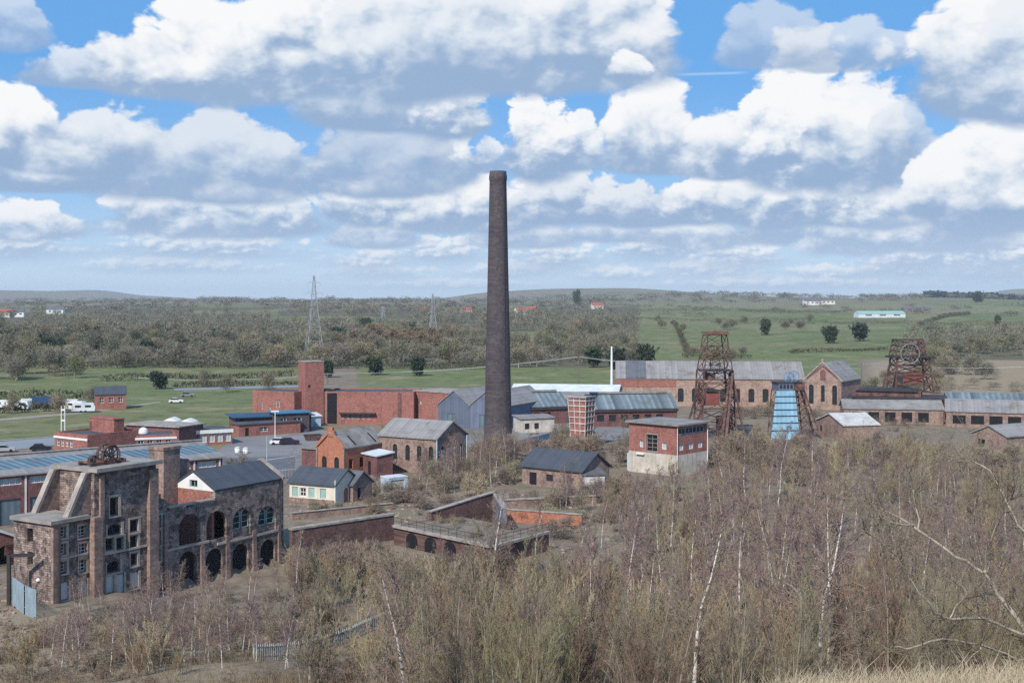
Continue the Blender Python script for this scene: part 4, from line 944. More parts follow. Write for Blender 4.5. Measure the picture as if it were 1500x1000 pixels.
MB(side_matrix('right', 12.9, 9.6)).prism(arch(4.0, 5.6, 5.4, 7.4, 8, 1), -.06, -.004).build('red_panel', redbrick, eh)
MB().tube([(12.95, -.1, .3), (12.95, -.1, 6.4)], .1, 6).build('drainpipe', palebluebox, eh); MB().tube([(13.1, 9.3, .3), (13.1, 9.3, 6.2)], .1, 6).build('drainpipe', palebluebox, eh)
Oc = ev(505, 657, 4.9); Oa = Oc-ld*6.4
og, _ = building('orange_gable_house', 'orange brick house with ornate stepped gable and patched grey roof', 'house', Oa, Oc, 11.5, 4.9, 7.5, 'y', orangebrick, oldroof, frame=darksteel, pane=glass, bars=(1, 2), over=.2,
         front=[(1.2, 2.3, 1.0, 3.3, 1), (4.0, 5.1, 1.0, 3.3, 1)], right=[(1.2, 2.3, 1.2, 2.9), (4.2, 5.4, 1.2, 2.9), (8.0, 9.4, .2, 3.4, 0, ('doorway', void))])
for z0, z1, hw in ((6.9, 7.9, .9), (7.91, 8.5, .5)): MB().box(3.2-hw, 3.2+hw, -.15, .35, z0, z1).build('gable_step', orangebrick, og)
for s_ in (-1, 1):
    bb = MB(); bb.beam((3.2+s_*.5, -.16, 7.5), (3.2+s_*3.3, -.16, 4.95), .3, .45); bb.build('gable_coping', orangebrick, og)
MB().box(6.2, 6.42, -.2, -.003, 0, 5).box(-.02, .3, -.2, -.003, 0, 5).build('pier', brownbrick, og)
roof_strip = MB(); 
for y0 in (3.0, 8.8): roof_strip.add([(4.4, y0, 6.75), (6.3, y0, 5.35), (6.3, y0+.35, 5.35), (4.4, y0+.35, 6.75), (4.4, y0, 6.83), (6.3, y0, 5.42), (6.3, y0+.35, 5.42), (4.4, y0+.35, 6.83)], [(0,3,2,1),(4,5,6,7),(0,1,5,4),(1,2,6,5),(2,3,7,6),(3,0,4,7)])
roof_strip.build('dark_roof_strip', void, og)  # near-black strips laid on the roof slope
building('low_brick_annexe', 'low plain brick annexe at the left of the orange gabled house', 'annexe', Oa-ld*4.4+gd*1.0, Oa-ld*.05+gd*1.0, 9, 4.2, 4.9, 'mono', plumbrick, oldroof)
building('lean_to_porch', 'small brick porch with pale flat roof between the orange house and the arched engine house', 'porch', Oc+gd*4.4+ld*.6, Oc+gd*2.5+ld*5.2, 3.2, 3.6, 4.0, 'mono', plumbrick, whitesheet, front=[(1.6, 2.8, .1, 2.5, 0, ('doorway', void))])
Ca = ev(424, 706, 3.0); Cb = ev(491, 711, 3.0); Lk = place(Ca, Cb)[2]
ct_, _ = building('white_cottage', 'white walled cottage with green shutters and a dark slate roof beside the ruin', 'cottage', Ca, Cb, 6.6, 3.0, 4.9, 'x', cream, darkslate, frame=white, pane=glass, bars=(1, 1),
         front=[(.5, 1.6, .9, 2.4, 0, ('shutter', greenboard)), (1.9, 3.0, 1.0, 2.3), (3.5, 4.6, .9, 2.4, 0, ('shutter', greenboard)), (5.6, 6.7, .9, 2.4, 0, ('shutter', greenboard))],
         right=[(2.4, 3.7, .1, 2.3, 1, ('doorway', redbrick)), (4.4, 5.6, .8, 2.2, 0, ('shutter', palebluebox))])
MB().box(-.05, Lk+.05, -.1, -.003, 0, .75).build('brick_plinth', brownbrick, ct_)
MB().box(Lk+.02, Lk+.14, -.2, .1, 0, 3.8).build('drainpipe', white, ct_)
building('brick_hut', 'little brown brick hut with a pointed slate roof beside the white cottage', 'hut', at(517, 735), at(545, 729), 4.2, 2.6, 4.3, 'y', brownbrick, slate, front=[(1.1, 1.9, .1, 2.0, 0, ('doorway', void))])
building('pale_container', 'pale blue grey steel container standing below the arched engine house', 'container', at(570, 724), at(597, 721), 2.6, 2.5, None, 'flat', palebluebox, whitesheet, over=.05, front=[(.4, 2.9, .2, 2.2, 0, ('door', palewall))])
# low building right of the chimney
da, db = ev(765, 681, 3.2), ev(853, 690, 3.2); Ld = place(da, db)[2]
building('slate_store', 'low brick store with a long dark slate roof in scrub right of the chimney', 'store', da, db, 8, 3.2, 5.6, 'x', brownbrick, darkslate, front=[(1.5, 3.0, .1, 2.2, 0, ('doorway', void)), (5, 6.4, 1, 2.1)], frame=darksteel, over=.4)
building('white_end_shed', 'small white rendered shed at the right end of the slate roofed store', 'shed', db+Vector((.25, -.3, 0)), db+Vector((3.7, .6, 0)), 5, 2.6, 3.3, 'mono', whitewash, slate, front=[(1, 1.9, .1, 1.9, 0, ('door', board))])

# --- sunken loading platform in front of the chimney
cA, cB, cC = ev(577, 768, 2.5), ev(719, 798, 2.5), ev(804, 777, 2.5)
pf = thing('loading_platform', 'concrete edged loading platform with arches below and a rail along its edge', 'platform', tuple(cB))
A_, C2 = cA-cB, cC-cB; D_ = A_+C2
mb = MB(); mb.add([(0, 0, -.5), (C2.x, C2.y, -.5), (D_.x, D_.y, -.5), (A_.x, A_.y, -.5), (0, 0, 2.2), (C2.x, C2.y, 2.2), (D_.x, D_.y, 2.2), (A_.x, A_.y, 2.2)], [(0,3,2,1),(4,5,6,7),(0,1,5,4),(1,2,6,5),(2,3,7,6),(3,0,4,7)])
mb.build('masonry', oldwall, pf)
d_ = MB(); d_.add([tuple((A_+C2)*.5+(Vector((v.x, v.y, 0))-Vector(((A_+C2).x*.5, (A_+C2).y*.5, 0)))*.95+Vector((0, 0, 2.21))-Vector((0, 0, ((A_+C2)*.5).z))) for v in (Vector((0, 0, 0)), C2, D_, A_)], [(0, 1, 2, 3)]); d_.build('deck', plain('overgrown_deck', (.20, .165, .125), .95, .35, .5, spots=((.13, .12, .07), .52)), pf)
e_ = MB(); e_.beam(A_+Vector((0, 0, 2.36)), Vector((0, 0, 2.36)), .7, .3); e_.build('edge_kerb', coping, pf)
e_ = MB(); e_.beam(Vector((.36, .1, 2.362)), C2+Vector((0, 0, 2.362)), .6, .3); e_.build('edge_kerb', coping, pf)
n0 = A_.normalized(); ln = A_.length
for i in range(4):
    p = n0*(ln*(.2+.2*i)); rz = math.atan2(-n0.y, -n0.x)
    b_ = MB(Matrix.Translation(p) @ Matrix.Rotation(rz, 4, 'Z')); b_.prism(arch(-1.1, 1.1, -.3, 1.9, 8, .8), -.06, -.02); b_.build('arch_shade_patch', void, pf)  # near-black panels on the masonry face stand in for shaded arches, nothing is hollowed
rl = MB()
for base, vec, n in ((Vector((0, 0, 0)), A_, 12), (Vector((0, 0, 0)), C2, 8)):
    for i in range(n+1): p = base+vec*i/n; rl.beam(p+Vector((0, 0, 2.5)), p+Vector((0, 0, 3.5)), .06)
    rl.beam(base+Vector((0, 0, 3.45)), base+vec+Vector((0, 0, 3.45)), .05); rl.beam(base+Vector((0, 0, 3.0)), base+vec+Vector((0, 0, 3.0)), .04)
rl.build('railing', darksteel, pf)
def wallrun(name, label, a, b, h0, h1, mat, cmat=coping, t=.5, z=0.0, cap=.2):
    loc, rz, L = place((a[0], a[1], z), (b[0], b[1], z)); t_ = thing(name, label, 'wall', loc, rz)
    MB().prism([(0, -.5), (L, -.5), (L, h1), (0, h0)], 0, t).build('masonry', mat, t_)
    MB().prism([(-.1, h0+.003), (L+.1, h1+.003), (L+.1, h1+cap), (-.1, h0+cap)], -.12, t+.12).build('coping', cmat, t_)
    return t_
a_, b_ = at(632, 788), at(722, 772)
wallrun('sloping_brick_wall', 'dark red brick wall that rises to the right behind the loading platform', a_, b_, 3.4, 4.7, oldwall, coping, .5, 0, .14)
c_ = at(745, 775); wallrun('blue_grey_screen_wall', 'grey blue sheet screen closing the right end of the rising brick wall', b_+Vector((.15, 0, 0)), at(736, 790), 4.4, 4.0, bluegrey)
wallrun('orange_brick_wall', 'low orange brick wall with pale coping right of the loading platform', at(742, 764), at(852, 770), 1.7, 1.5, orangebrick, coping, .45, 0, .12)
wallrun('low_rubble_wall', 'low stone wall running right beside the slate roofed store', at(735, 745), at(880, 736), 1.2, 1.0, brownbrick)
a_, b_ = ev(428, 774, 3.4), ev(577, 752, 3.4)
wallrun('retaining_wall', 'long dark red retaining wall with pale top between the ruin and the loading platform', a_, b_, 3.2, 3.2, oldwall, coping, .6, 0, .25)
wallrun('garden_wall', 'low brick wall in scrub below the white cottage and brick hut', at(428, 762), at(575, 746), 1.0, .9, brownbrick, coping, .4, 0, .1)

# --- right hand colliery buildings
building('white_roof_shed', 'brick shed with a bright white sheet roof right of the blue headframe', 'shed', ev(1196, 612, 3.9), ev(1236, 620, 3.9), 8.5, 3.4, 5.4, 'y', brownbrick, plain('dirty_white_sheet', (.50, .49, .47), .8, .25, .5, spots=((.3, .27, .24), .6), streak=.4), front=[(1.5, 2.7, 1, 2.4)], frame=darksteel)
building('broken_roof_shed', 'brown shed with broken pale sheet roof at the right edge of the colliery', 'shed', ev(1424, 634, 3.6), ev(1475, 640, 3.6), 11, 3.6, 5.4, 'y', brownbrick, greyroof, front=[(1.5, 3.3, .2, 2.6, 0, ('doorway', void))])
hole = MB(); hole.box(0, 1.4, 0, .9, 0, .12)
building('screening_shed', 'long low brown shed with grey roof below the right headframe', 'shed', ev(1236, 598, 3.8), ev(1382, 600, 3.8), 9, 3.8, 5.6, 'x', brownbrick, oldroof, front=[(2+i*4, 4.6+i*4, .6, 3.0, 0, ('opening', void)) for i in range(5)])
building('wide_shed', 'wide low shed with grey sheet roof at the right edge behind the bushes', 'shed', ev(1386, 602, 3.8), ev(1530, 606, 3.8), 13, 3.8, 6.2, 'x', brownbrick, greyroof, front=[(1.5+i*4.2, 4.5+i*4.2, .8, 2.9, 0, ('opening', void)) for i in range(5)])
building('rear_grey_shed', 'long shed with blue grey glazed roof behind the wide low shed', 'shed', ev(1388, 589, 4.2), ev(1530, 592, 4.2), 13, 4.2, 6.2, 'x', plumbrick, glassroof2)
tk = thing('blue_water_tank', 'small round bright blue tank in scrub below the broken roofed shed', 'tank', at(1432, 658))
MB().lathe([(1.0, 0), (1.05, .1), (1.05, 1.3), (.9, 1.6), (.4, 1.8), (.02, 1.82)], 18).build('tank_body', bluetank, tk, True); MB().lathe([(.25, 1.8), (.25, 1.95), (.02, 1.96)], 10).build('lid', darksteel, tk)
# deck the right headframe stands on
dkA, dkB = ev(1240, 580, 5.6), ev(1385, 584, 5.6); loc, rz, Lk = place(dkA, dkB)
dk = thing('pit_bank_deck', 'raised dark steel pit bank deck on posts under the right headframe', 'deck', loc, rz)
MB().box(0, Lk, 0, 14, 5.2, 5.6).build('deck', darksteel, dk); MB().box(1, Lk*.75, 3, 10, 5.61, 6.9).build('shelter', rust, dk); MB().prism([(2, 6.92), (Lk*.72, 6.92), (Lk*.70, 7.5), (4, 7.6)], 2.5, 10.5).build('shelter_roof', darksteel, dk)
for i in range(10):
    for y_ in (.3, 13.4): MB().beam((.3+(Lk-.6)*i/9, y_, 0), (.3+(Lk-.6)*i/9, y_, 5.2), .3).build('post', rust, dk)
rl = MB(); rl.beam((0, .05, 6.6), (Lk, .05, 6.6), .06); 
for i in range(20): rl.beam((Lk*i/19, .05, 5.6), (Lk*i/19, .05, 6.6), .05)
rl.build('railing', rust, dk)
MB().box(0, Lk, 13.6, 14, 0, 5.19).build('back_wall', plumbrick, dk)

# ------------------------------------------------------------------ headframes, pylons, poles, wires
def lattice(mb, c, z0, z1, w0, w1, d0, d1, n, leg=.35, br=.16, off0=(0, 0), off1=(0, 0)):
    """four raking legs with ring beams and cross bracing"""
    def P(i, s, t): k = i/n; w_ = w0+(w1-w0)*k; d = d0+(d1-d0)*k; return Vector((c[0]+off0[0]+(off1[0]-off0[0])*k+s*w_/2, c[1]+off0[1]+(off1[1]-off0[1])*k+t*d/2, z0+(z1-z0)*k))
    cs = [(-1, -1), (1, -1), (1, 1), (-1, 1)]
    for s, t in cs: mb.beam(P(0, s, t), P(n, s, t), leg)
    for i in range(n+1):
        for j in range(4):
            a_, b_ = cs[j], cs[(j+1) % 4]
            mb.beam(P(i, *a_), P(i, *b_), br*1.2)
            if i < n: mb.beam(P(i, *a_), P(i+1, *b_), br); mb.beam(P(i, *b_), P(i+1, *a_), br)
def sheave(parent, c, r, axis='x', mat=rust, n=10, name='sheave_wheel', w_=.12):
    m_ = MB(); m_.ring(c, r, w_, axis, 32, 6)
    o = m_.build(name, mat, parent); sp = MB()
    for i in range(n):
        t = 2*math.pi*i/n
        p = (c[0], c[1]+r*math.cos(t), c[2]+r*math.sin(t)) if axis == 'x' else (c[0]+r*math.cos(t), c[1], c[2]+r*math.sin(t))
        sp.beam(c, p, .08)
    sp.tube([(c[0]-.3, c[1], c[2]), (c[0]+.3, c[1], c[2])] if axis == 'x' else [(c[0], c[1]-.3, c[2]), (c[0], c[1]+.3, c[2])], .22, 8)
    sp.build('spokes', mat, o)
    return o
# rusty lattice headframe
b0 = at(1047, 640); hY = b0.y; S_ = lambda px: (px-1047)/FOC*hY; Z = lambda py: hz_(py, hY)
hf = thing('lattice_headframe', 'tall rusty lattice headframe with splayed legs and winding wheels in front of the long hall', 'headframe', tuple(b0), .18)
u = MB(); lattice(u, (S_(1047), 0), Z(542), Z(490), 6.6, 4.4, 5.0, 3.6, 3, .22, .10); u.build('upper_frame', rust, hf)
u = MB(); lattice(u, (S_(1047), 0), Z(600), Z(542), 7.6, 6.8, 5.4, 5.0, 3, .32, .14); lattice(u, (S_(1047), 0), 0, Z(600), 8.2, 7.6, 6, 5.4, 2, .34, .15); u.build('tower_frame', rust, hf)
u = MB()
for s in (-1, 1):
    u.beam((S_(1067), s*2.4, Z(543)), (S_(1085), s*3.4, 0), .42); u.beam((S_(1030), s*2.4, Z(560)), (S_(1008), s*3.4, 0), .42)
    for k in range(1, 7): 
        f = k/7; u.beam((S_(1067)+(S_(1085)-S_(1067))*f, s*2.4, Z(543)*(1-f)), (S_(1062), s*2.4, Z(543)*(1-f)+1), .16); u.beam((S_(1030)+(S_(1008)-S_(1030))*f, s*2.4, Z(560)*(1-f)), (S_(1033), s*2.4, Z(560)*(1-f)+1), .16)
u.build('raking_leg', rust, hf)
u = MB()
for s in (-1, 1): u.beam((S_(1068), -2.0+s*.9, Z(546)), (S_(1040), -9+s*1.2, 0), .5)
for k in range(1, 10):
    f = k/10; p = Vector((S_(1068)+(S_(1040)-S_(1068))*f, -2-7*f, Z(546)*(1-f))); u.beam(p+Vector((0, -1, 0)), p+Vector((0, 1, 0)), .2); u.beam(p+Vector((0, -1, 0)), p+Vector((.5, 1, 1.6)), .14)
u.build('back_stay', rust, hf)
MB().box(S_(1026), S_(1069), -3, 3, Z(543), Z(541)).box(S_(1027), S_(1049), -3.2, 3.2, Z(572), Z(569.5)).build('platform', darksteel, hf)
MB().box(S_(1027), S_(1048), -2.8, 2.8, Z(592), Z(574)).build('sheeted_cabin', redoxide, hf)
MB().box(S_(1031), S_(1047), -2.4, 2.4, Z(488), Z(486)).box(S_(1049), S_(1063), -2.4, 2.4, Z(487.5), Z(485.5)).build('top_roof', redoxide, hf)
u = MB(); u.beam((S_(1031), -2.2, Z(489)), (S_(1063), -2.2, Z(489)), .2); u.beam((S_(1047), 0, Z(486)), (S_(1047), 0, Z(481)), .12); u.build('top_rail', rust, hf)
sheave(hf, (S_(1040), -.8, Z(534)), 2.1, 'y'); sheave(hf, (S_(1055), .8, Z(534)), 2.1, 'y'); sheave(hf, (S_(1040), -1.6, Z(516)), 1.6, 'y')
MB().box(S_(1055), S_(1066), -2.6, 2.6, 0, Z(610)).box(S_(1033), S_(1043), -2, 2, Z(556), Z(546)).build('wheel_house', rust, hf)
# blue clad headframe
b0 = at(1150, 641); bY = b0.y; S_ = lambda px: (px-1150)/FOC*bY; Z = lambda py: hz_(py, bY)
bh = thing('blue_clad_headframe', 'small headframe with pale blue sheeted front and open rusty side topped by two blue wheels', 'headframe', tuple(b0), .12)
u = MB(); u.frustum((S_(1122), S_(1165), -3.2, -3.0), (S_(1132), S_(1160), -2.2, -2.0), 0, Z(571)); u.build('blue_front', blueclad, bh)
u = MB()
for py in (579, 588, 598, 607, 617, 628):
    k = (Z(py))/Z(571); xa, xb = S_(1122)+(S_(1132)-S_(1122))*k, S_(1165)+(S_(1160)-S_(1165))*k; u.box(xa-.15, xb+.15, -3.2+k*1.0-.22, -3.2+k*1.0-.02, Z(py)-.05, Z(py)+.05)
u.build('front_rail', darksteel, bh)
u = MB(); lattice(u, ((S_(1163)+S_(1180))/2, 0), 0, Z(571), S_(1186)-S_(1163), S_(1175)-S_(1158), 6, 4, 6, .22, .1, (0, 0), (-1.0, 0)); u.beam((S_(1176), 1, Z(571)), (S_(1200), 2, 0), .4); u.beam((S_(1176), -1, Z(571)), (S_(1200), -2, 0), .4)
for k in range(1, 6): f = k/6; u.beam((S_(1176)+(S_(1200)-S_(1176))*f, -1-f, Z(571)*(1-f)), (S_(1176)+(S_(1200)-S_(1176))*f, 1+f, Z(571)*(1-f)), .2)
u.build('side_frame', rust, bh)
u = MB(); lattice(u, (S_(1144), .6), 0, Z(571), S_(1158)-S_(1130), S_(1156)-S_(1137), 4.6, 3.2, 4, .18, .08); u.build('inner_frame', rust, bh)
MB().box(S_(1135), S_(1158), -2.3, 2.3, Z(570.5), Z(560)).build('cabin', bluegrey, bh)
MB().box(S_(1159), S_(1175), -2.3, 2.3, Z(570.5), Z(561)).build('rusty_cabin', rust, bh)
u = MB()
for i in range(4): u.box(S_(1137+i*5.2), S_(1140.5+i*5.2), -2.34, -2.28, Z(568), Z(562))
u.build('cabin_window', glass, bh)
MB().box(S_(1133), S_(1176), -2.5, 2.5, Z(559.9), Z(558.8)).build('cabin_roof', darksteel, bh)
bl = plain('wheel_blue', (.12, .24, .40), .6, .2, .8)
sheave(bh, (S_(1153), -1.2, Z(552)), 1.15, 'y', bl, 8, w_=.09); sheave(bh, (S_(1164), 0.4, Z(551)), 1.2, 'y', bl, 8, w_=.09)
# right headframe with big wheel
b0 = ev(1333, 576, 5.6); rY = b0.y+6; b0 = atY(1333, rY, 5.6); S_ = lambda px: (px-1333)/FOC*rY; Z = lambda py: hz_(py, rY)-5.6
rh = thing('right_headframe', 'squat rusty headframe with one large winding wheel standing on the raised deck', 'headframe', tuple(b0), .1)
u = MB(); lattice(u, (S_(1333), 0), 0, Z(522), S_(1362)-S_(1304), S_(1356)-S_(1308), 6, 5, 4, .40, .2); u.build('lower_frame', rust, rh)
u = MB(); lattice(u, (S_(1330), 0), Z(522), Z(498), S_(1354)-S_(1306), S_(1348)-S_(1310), 4.5, 4.0, 3, .28, .15); u.build('wheel_frame', rust, rh)
MB().box(S_(1302), S_(1360), -3.2, 3.2, Z(523.5), Z(521)).box(S_(1308), S_(1350), -1.5, 1.5, Z(498), Z(496.5)).build('platform', darksteel, rh)
MB().box(S_(1315), S_(1346), -2.6, 2.6, Z(560), Z(545)).build('sheeted_side', redoxide, rh)
MB().box(S_(1305), S_(1316), -2.8, -1.0, .1, Z(545)).build('dark_cladding', darksteel, rh)
u = MB(); 
for s in (-1, 1):
    MB().beam((S_(1346), s*2, Z(510)), (S_(1372), s*3, .1), .28).build('stay', rust, rh); MB().beam((S_(1310), s*2, Z(520)), (S_(1297), s*3, .1), .28).build('stay', rust, rh)
sheave(rh, (S_(1325), -3.6, Z(517)), 2.7, 'y', plain('wheel_grey', (.22, .195, .19), .7, .2, .8), 10, w_=.17); sheave(rh, (S_(1336), 1.2, Z(518)), 2.2, 'y', rust, 10, w_=.16)
# pylons
def pylon(label, px, Y, h, w_=6.5, g='electricity pylons on the far fields'):
    p = on_ground(px, Y); t_ = thing('electricity_pylon', label, 'pylon', tuple(p), .35, g)
    m_ = plain('pylon_steel_'+str(int(px)), (.30, .32, .33), .6, .1, .5) if 'pylon_steel' not in MATS else MATS['pylon_steel']
    MATS['pylon_steel'] = m_; u = MB(); th = .24*Y/744
    lattice(u, (0, 0), 0, h*.62, w_, w_*.33, w_, w_*.33, 5, th, th*.6); lattice(u, (0, 0), h*.62, h, w_*.33, .5, w_*.33, .5, 4, th*.8, th*.5); u.build('tower', m_, t_)
    for k, L in ((.66, .34), (.79, .42), (.91, .30)):
        a_ = MB(); L = L*w_*1.1
        for s in (-1, 1):
            a_.beam((0, -.4, h*k), (s*L, 0, h*k+.2), th*.6); a_.beam((0, .4, h*k), (s*L, 0, h*k+.2), th*.6); a_.beam((0, 0, h*k+1.4), (s*L, 0, h*k+.2), th*.5)
            a_.beam((s*L, 0, h*k+.1), (s*L, 0, h*k-1.2), th*.5)
        a_.build('cross_arm', m_, t_)
    return p, h
pylon('nearer tall lattice pylon standing in woodland left of the chimney', 634, 744, hz_(430, 744)-gz(-48, 744))
pylon('distant small lattice pylon left of the nearer one', 561, 1150, hz_(449, 1150)-gz(-120, 1150), 6)
pylon('lattice pylon rising directly behind the square red tower', 460, 590, 42, 9)
# mast and poles
mp = thing('lattice_mast', 'slender white mast standing behind the glazed brick range', 'mast', at(896, 575))
MB().tube([(0, 0, 0), (0, 0, hz_(506, at(896, 575).y))], [.5, .28], 8).build('shaft', white, mp); zt = hz_(506, at(896, 575).y); MB().box(-.5, .5, -.5, .5, zt, zt+.3).tube([(0, 0, zt), (0, 0, zt+1.5)], .08, 6).build('mast_head', darksteel, mp)
def wirepole(label, px, Y, top):
    p = on_ground(px, Y); h = hz_(top, Y)-p.z; t_ = thing('telegraph_pole', label, 'pole', tuple(p), .2, 'wooden poles carrying the wires')
    MB().tube([(0, 0, 0), (0, 0, h)], [.16, .11], 7).build('pole', woodpole, t_); MB().beam((-1.0, 0, h-.4), (1.0, 0, h-.4), .13).build('crossarm', woodpole, t_); return Vector((p.x, p.y, p.z+h-.3))
wp = [wirepole('wooden wire pole in the hedge far left of the field', 200, 470, 552), wirepole('wooden wire pole behind the square red tower', 480, 452, 546), wirepole('wooden wire pole behind the white roofed store', 848, 430, 521), wirepole('wooden wire pole hidden behind the lattice headframe', 1050, 430, 528), wirepole('wooden wire pole right of the gabled engine house', 1262, 425, 531), wirepole('wooden wire pole at the far right', 1560, 430, 532)]
for i, (a_, b_) in enumerate(zip(wp[:-1], wp[1:])):
    u = MB()
    for s in (-.8, .8):
        pts = [a_.lerp(b_, k/14)+Vector((s, 0, -6*4*(k/14)*(1-k/14)*.25)) for k in range(15)]; u.tube(pts, .055, 4, False)
    o = u.build('power_line', galv); tag(o, ['overhead wires over the left field', 'overhead wires from the red tower across to the chimney', 'overhead wires running right from the chimney above the glazed roofs', 'overhead wires above the long hall', 'overhead wires at the right past the squat headframe'][i], 'wires')
# far farm buildings and houses
roofred = plain('red_tile_roof', (.30, .10, .07), .8, .2, .5)
def farhouse(name, label, px, Y, L, D, e, r, wall, roofm, rot=0.0, roof='x', cat='house', front=None):
    p = on_ground(px, Y); d = Vector((math.cos(rot), math.sin(rot), 0))
    front = front if front is not None else [(L*(.15+.3*i), L*(.15+.3*i)+L*.14, e*.45, e*.8) for i in range(3)]
    o, _ = building(name, label, cat, p-d*L/2, p+d*L/2, D, e, r, roof, wall, roofm, front=front); o.location.z = p.z; return o
farhouse('farmhouse', 'red brick house with a dark slate roof by white caravans in the left field', 162, 350, 8.4, 7, 4.3, 6.2, redbrick, darkslate, .35)
farhouse('glasshouse', 'long white and green glasshouse in the far pasture at the right', 1292, 1400, 56, 14, 4.5, 7.5, whitesheet, greenboard, .12, cat='glasshouse')
farhouse('distant_house', 'white walled distant house just right of the chimney on the wooded skyline', 765, 1650, 16, 10, 6, 10, white, roofred, .4)
farhouse('distant_house', 'red roofed distant house beside the white one right of the chimney', 776, 1640, 14, 11, 6, 12, redbrick, roofred, -.6)
farhouse('distant_house', 'small pale distant house among trees left of the chimney', 684, 1600, 14, 9, 5, 9, white, roofred, .3)
farhouse('distant_house', 'pale house with a red roof beyond the wood above the white mast', 876, 1900, 18, 10, 6, 10, cream, roofred, .2)
farhouse('distant_house', 'dark roofed low house on the skyline left of the chimney', 628, 1700, 20, 9, 5, 9, brownbrick, roofred, .1)
farhouse('distant_house', 'white farm building on the far pasture beneath the wooded ridge', 1190, 2300, 30, 12, 7, 11, white, slate, .1)
farhouse('distant_house', 'second white farm building at the right of the first on the far ridge', 1213, 2350, 26, 12, 7, 11, cream, slate, -.2)
farhouse('distant_house', 'pale distant house just right of another at the far left beyond the wood', 22, 1500, 20, 10, 6, 10, white, slate, .2)
farhouse('distant_house', 'cream distant house with red roof at the far left edge beyond the wood', 4, 1450, 18, 10, 6, 10, cream, roofred, -.2)
farhouse('distant_house', 'long pale distant house standing apart in trees at the far left', 80, 1650, 22, 10, 6, 10, white, slate, .1)
farhouse('distant_barn', 'long low barn roof on the far right pasture', 1345, 1750, 40, 12, 5, 8, brownbrick, slate, .05, cat='barn')
# white caravans, lorry and cars
def caravan(label, px, py, L=6, mat=white, rot=0.0):
    p = at(px, py); t_ = thing('caravan', label, 'caravan', tuple(p), rot, 'white caravans and vans parked by the left field')
    MB().prism([(-L/2, .5), (L/2, .5), (L/2+.15, 1.6), (L/2-.3, 2.6), (-L/2+.3, 2.6), (-L/2-.15, 1.6)], -1.1, 1.1).build('body', mat, t_)
    MB().box(-L*.36, -L*.1, -1.13, -1.102, 1.5, 2.1).box(L*.08, L*.34, -1.13, -1.102, 1.5, 2.1).build('window', glass, t_)
    for x in (-.6, .6): MB().tube([(x, -1.12, .34), (x, -.85, .34)], .34, 12).build('wheel', void, t_)
    MB().beam((L/2, 0, .5), (L/2+1.1, 0, .45), .12).build('towbar', darksteel, t_)
for i, (px, py, L, r) in enumerate(((6, 599, 6, .1), (28, 600, 7, -.2), (44, 597, 5, .5), (100, 598, 6, .1), (112, 601, 5.5, -.3), (122, 604, 6, .3))):
    caravan(('first white caravan from the left edge of the picture', 'second white caravan from the left edge, the longest one', 'third white caravan from the left edge', 'white caravan just right of the dark blue lorry', 'white caravan in the middle of the right hand cluster', 'white caravan nearest the red farmhouse')[i], px, py, L, whitesheet if i % 2 else white, r)
lr_ = thing('lorry', 'dark blue covered lorry parked between white caravans at the left', 'lorry', at(72, 598), .05)
nv = plain('navy_sheet', (.03, .06, .13), .6, .2, .8)
MB().box(-4.5, 2.6, -1.2, 1.2, 1.1, 3.4).build('trailer', nv, lr_); MB().prism([(2.75, .6), (4.6, .6), (4.6, 1.7), (4.3, 2.7), (2.75, 2.7)], -1.15, 1.15).build('cab', nv, lr_); MB().box(-4.5, 4.4, -.9, .9, .5, 1.09).build('chassis', darksteel, lr_)
for x in (-3.6, -2.4, 3.6): MB().tube([(x, -1.2, .5), (x, -.8, .5)], .5, 14).build('wheel', void, lr_)
def car(label, px, py, col, rot=0.0, g='cars parked around the works'):
    p = at(px, py); t_ = thing('parked_car', label, 'car', tuple(p), rot, g); m_ = plain('car_paint_'+label.split()[0]+label.split()[1], col, .3, .08, 1)
    MB().prism([(-2.1, .35), (2.1, .35), (2.15, .75), (1.9, .92), (1.0, 1.0), (-1.9, 1.02), (-2.15, .8)], -.85, .85).build('body', m_, t_)
    MB().prism([(-1.75, 1.0), (1.0, .98), (.35, 1.45), (-1.25, 1.48)], -.75, .75).build('cabin', glass, t_)
    MB().prism([(-1.3, 1.44), (.4, 1.44), (.3, 1.52), (-1.2, 1.53)], -.72, .72).build('roof', m_, t_)
    for x in (-1.3, 1.35):
        for y in (-.87, .67): MB().tube([(x, y, .33), (x, y+.2, .33)], .33, 12).build('wheel', void, t_)
car('black car parked on the grass by the road at the left', 60, 660, (.02, .02, .025), .3)
car('silver car half hidden at the left edge beside the road', 6, 662, (.35, .36, .38), .3)
car('white car parked before the low red block in the yard', 410, 651, (.7, .7, .7), .1)
car('dark purple car parked at the right of the white car in the yard', 424, 651, (.035, .02, .045), .1)
car('white car parked in the left field near the track', 258, 590, (.7, .7, .7), .2)
car('grey car parked in the left field beyond the white one', 275, 581, (.2, .2, .21), .1)
for i, (px, py) in enumerate(((348, 663), (360, 664))):
    t_ = thing('round_bin', ('left', 'right')[i]+' of two small pale round bins on the paved yard', 'bin', at(px, py)); MB().lathe([(.5, 0), (.55, .1), (.6, 1.0), (.3, 1.25), (.02, 1.3)], 14).build('drum', white, t_, True); MB().lathe([(.62, .98), (.62, 1.05), (.4, 1.24)], 14).build('lid', palewall, t_)

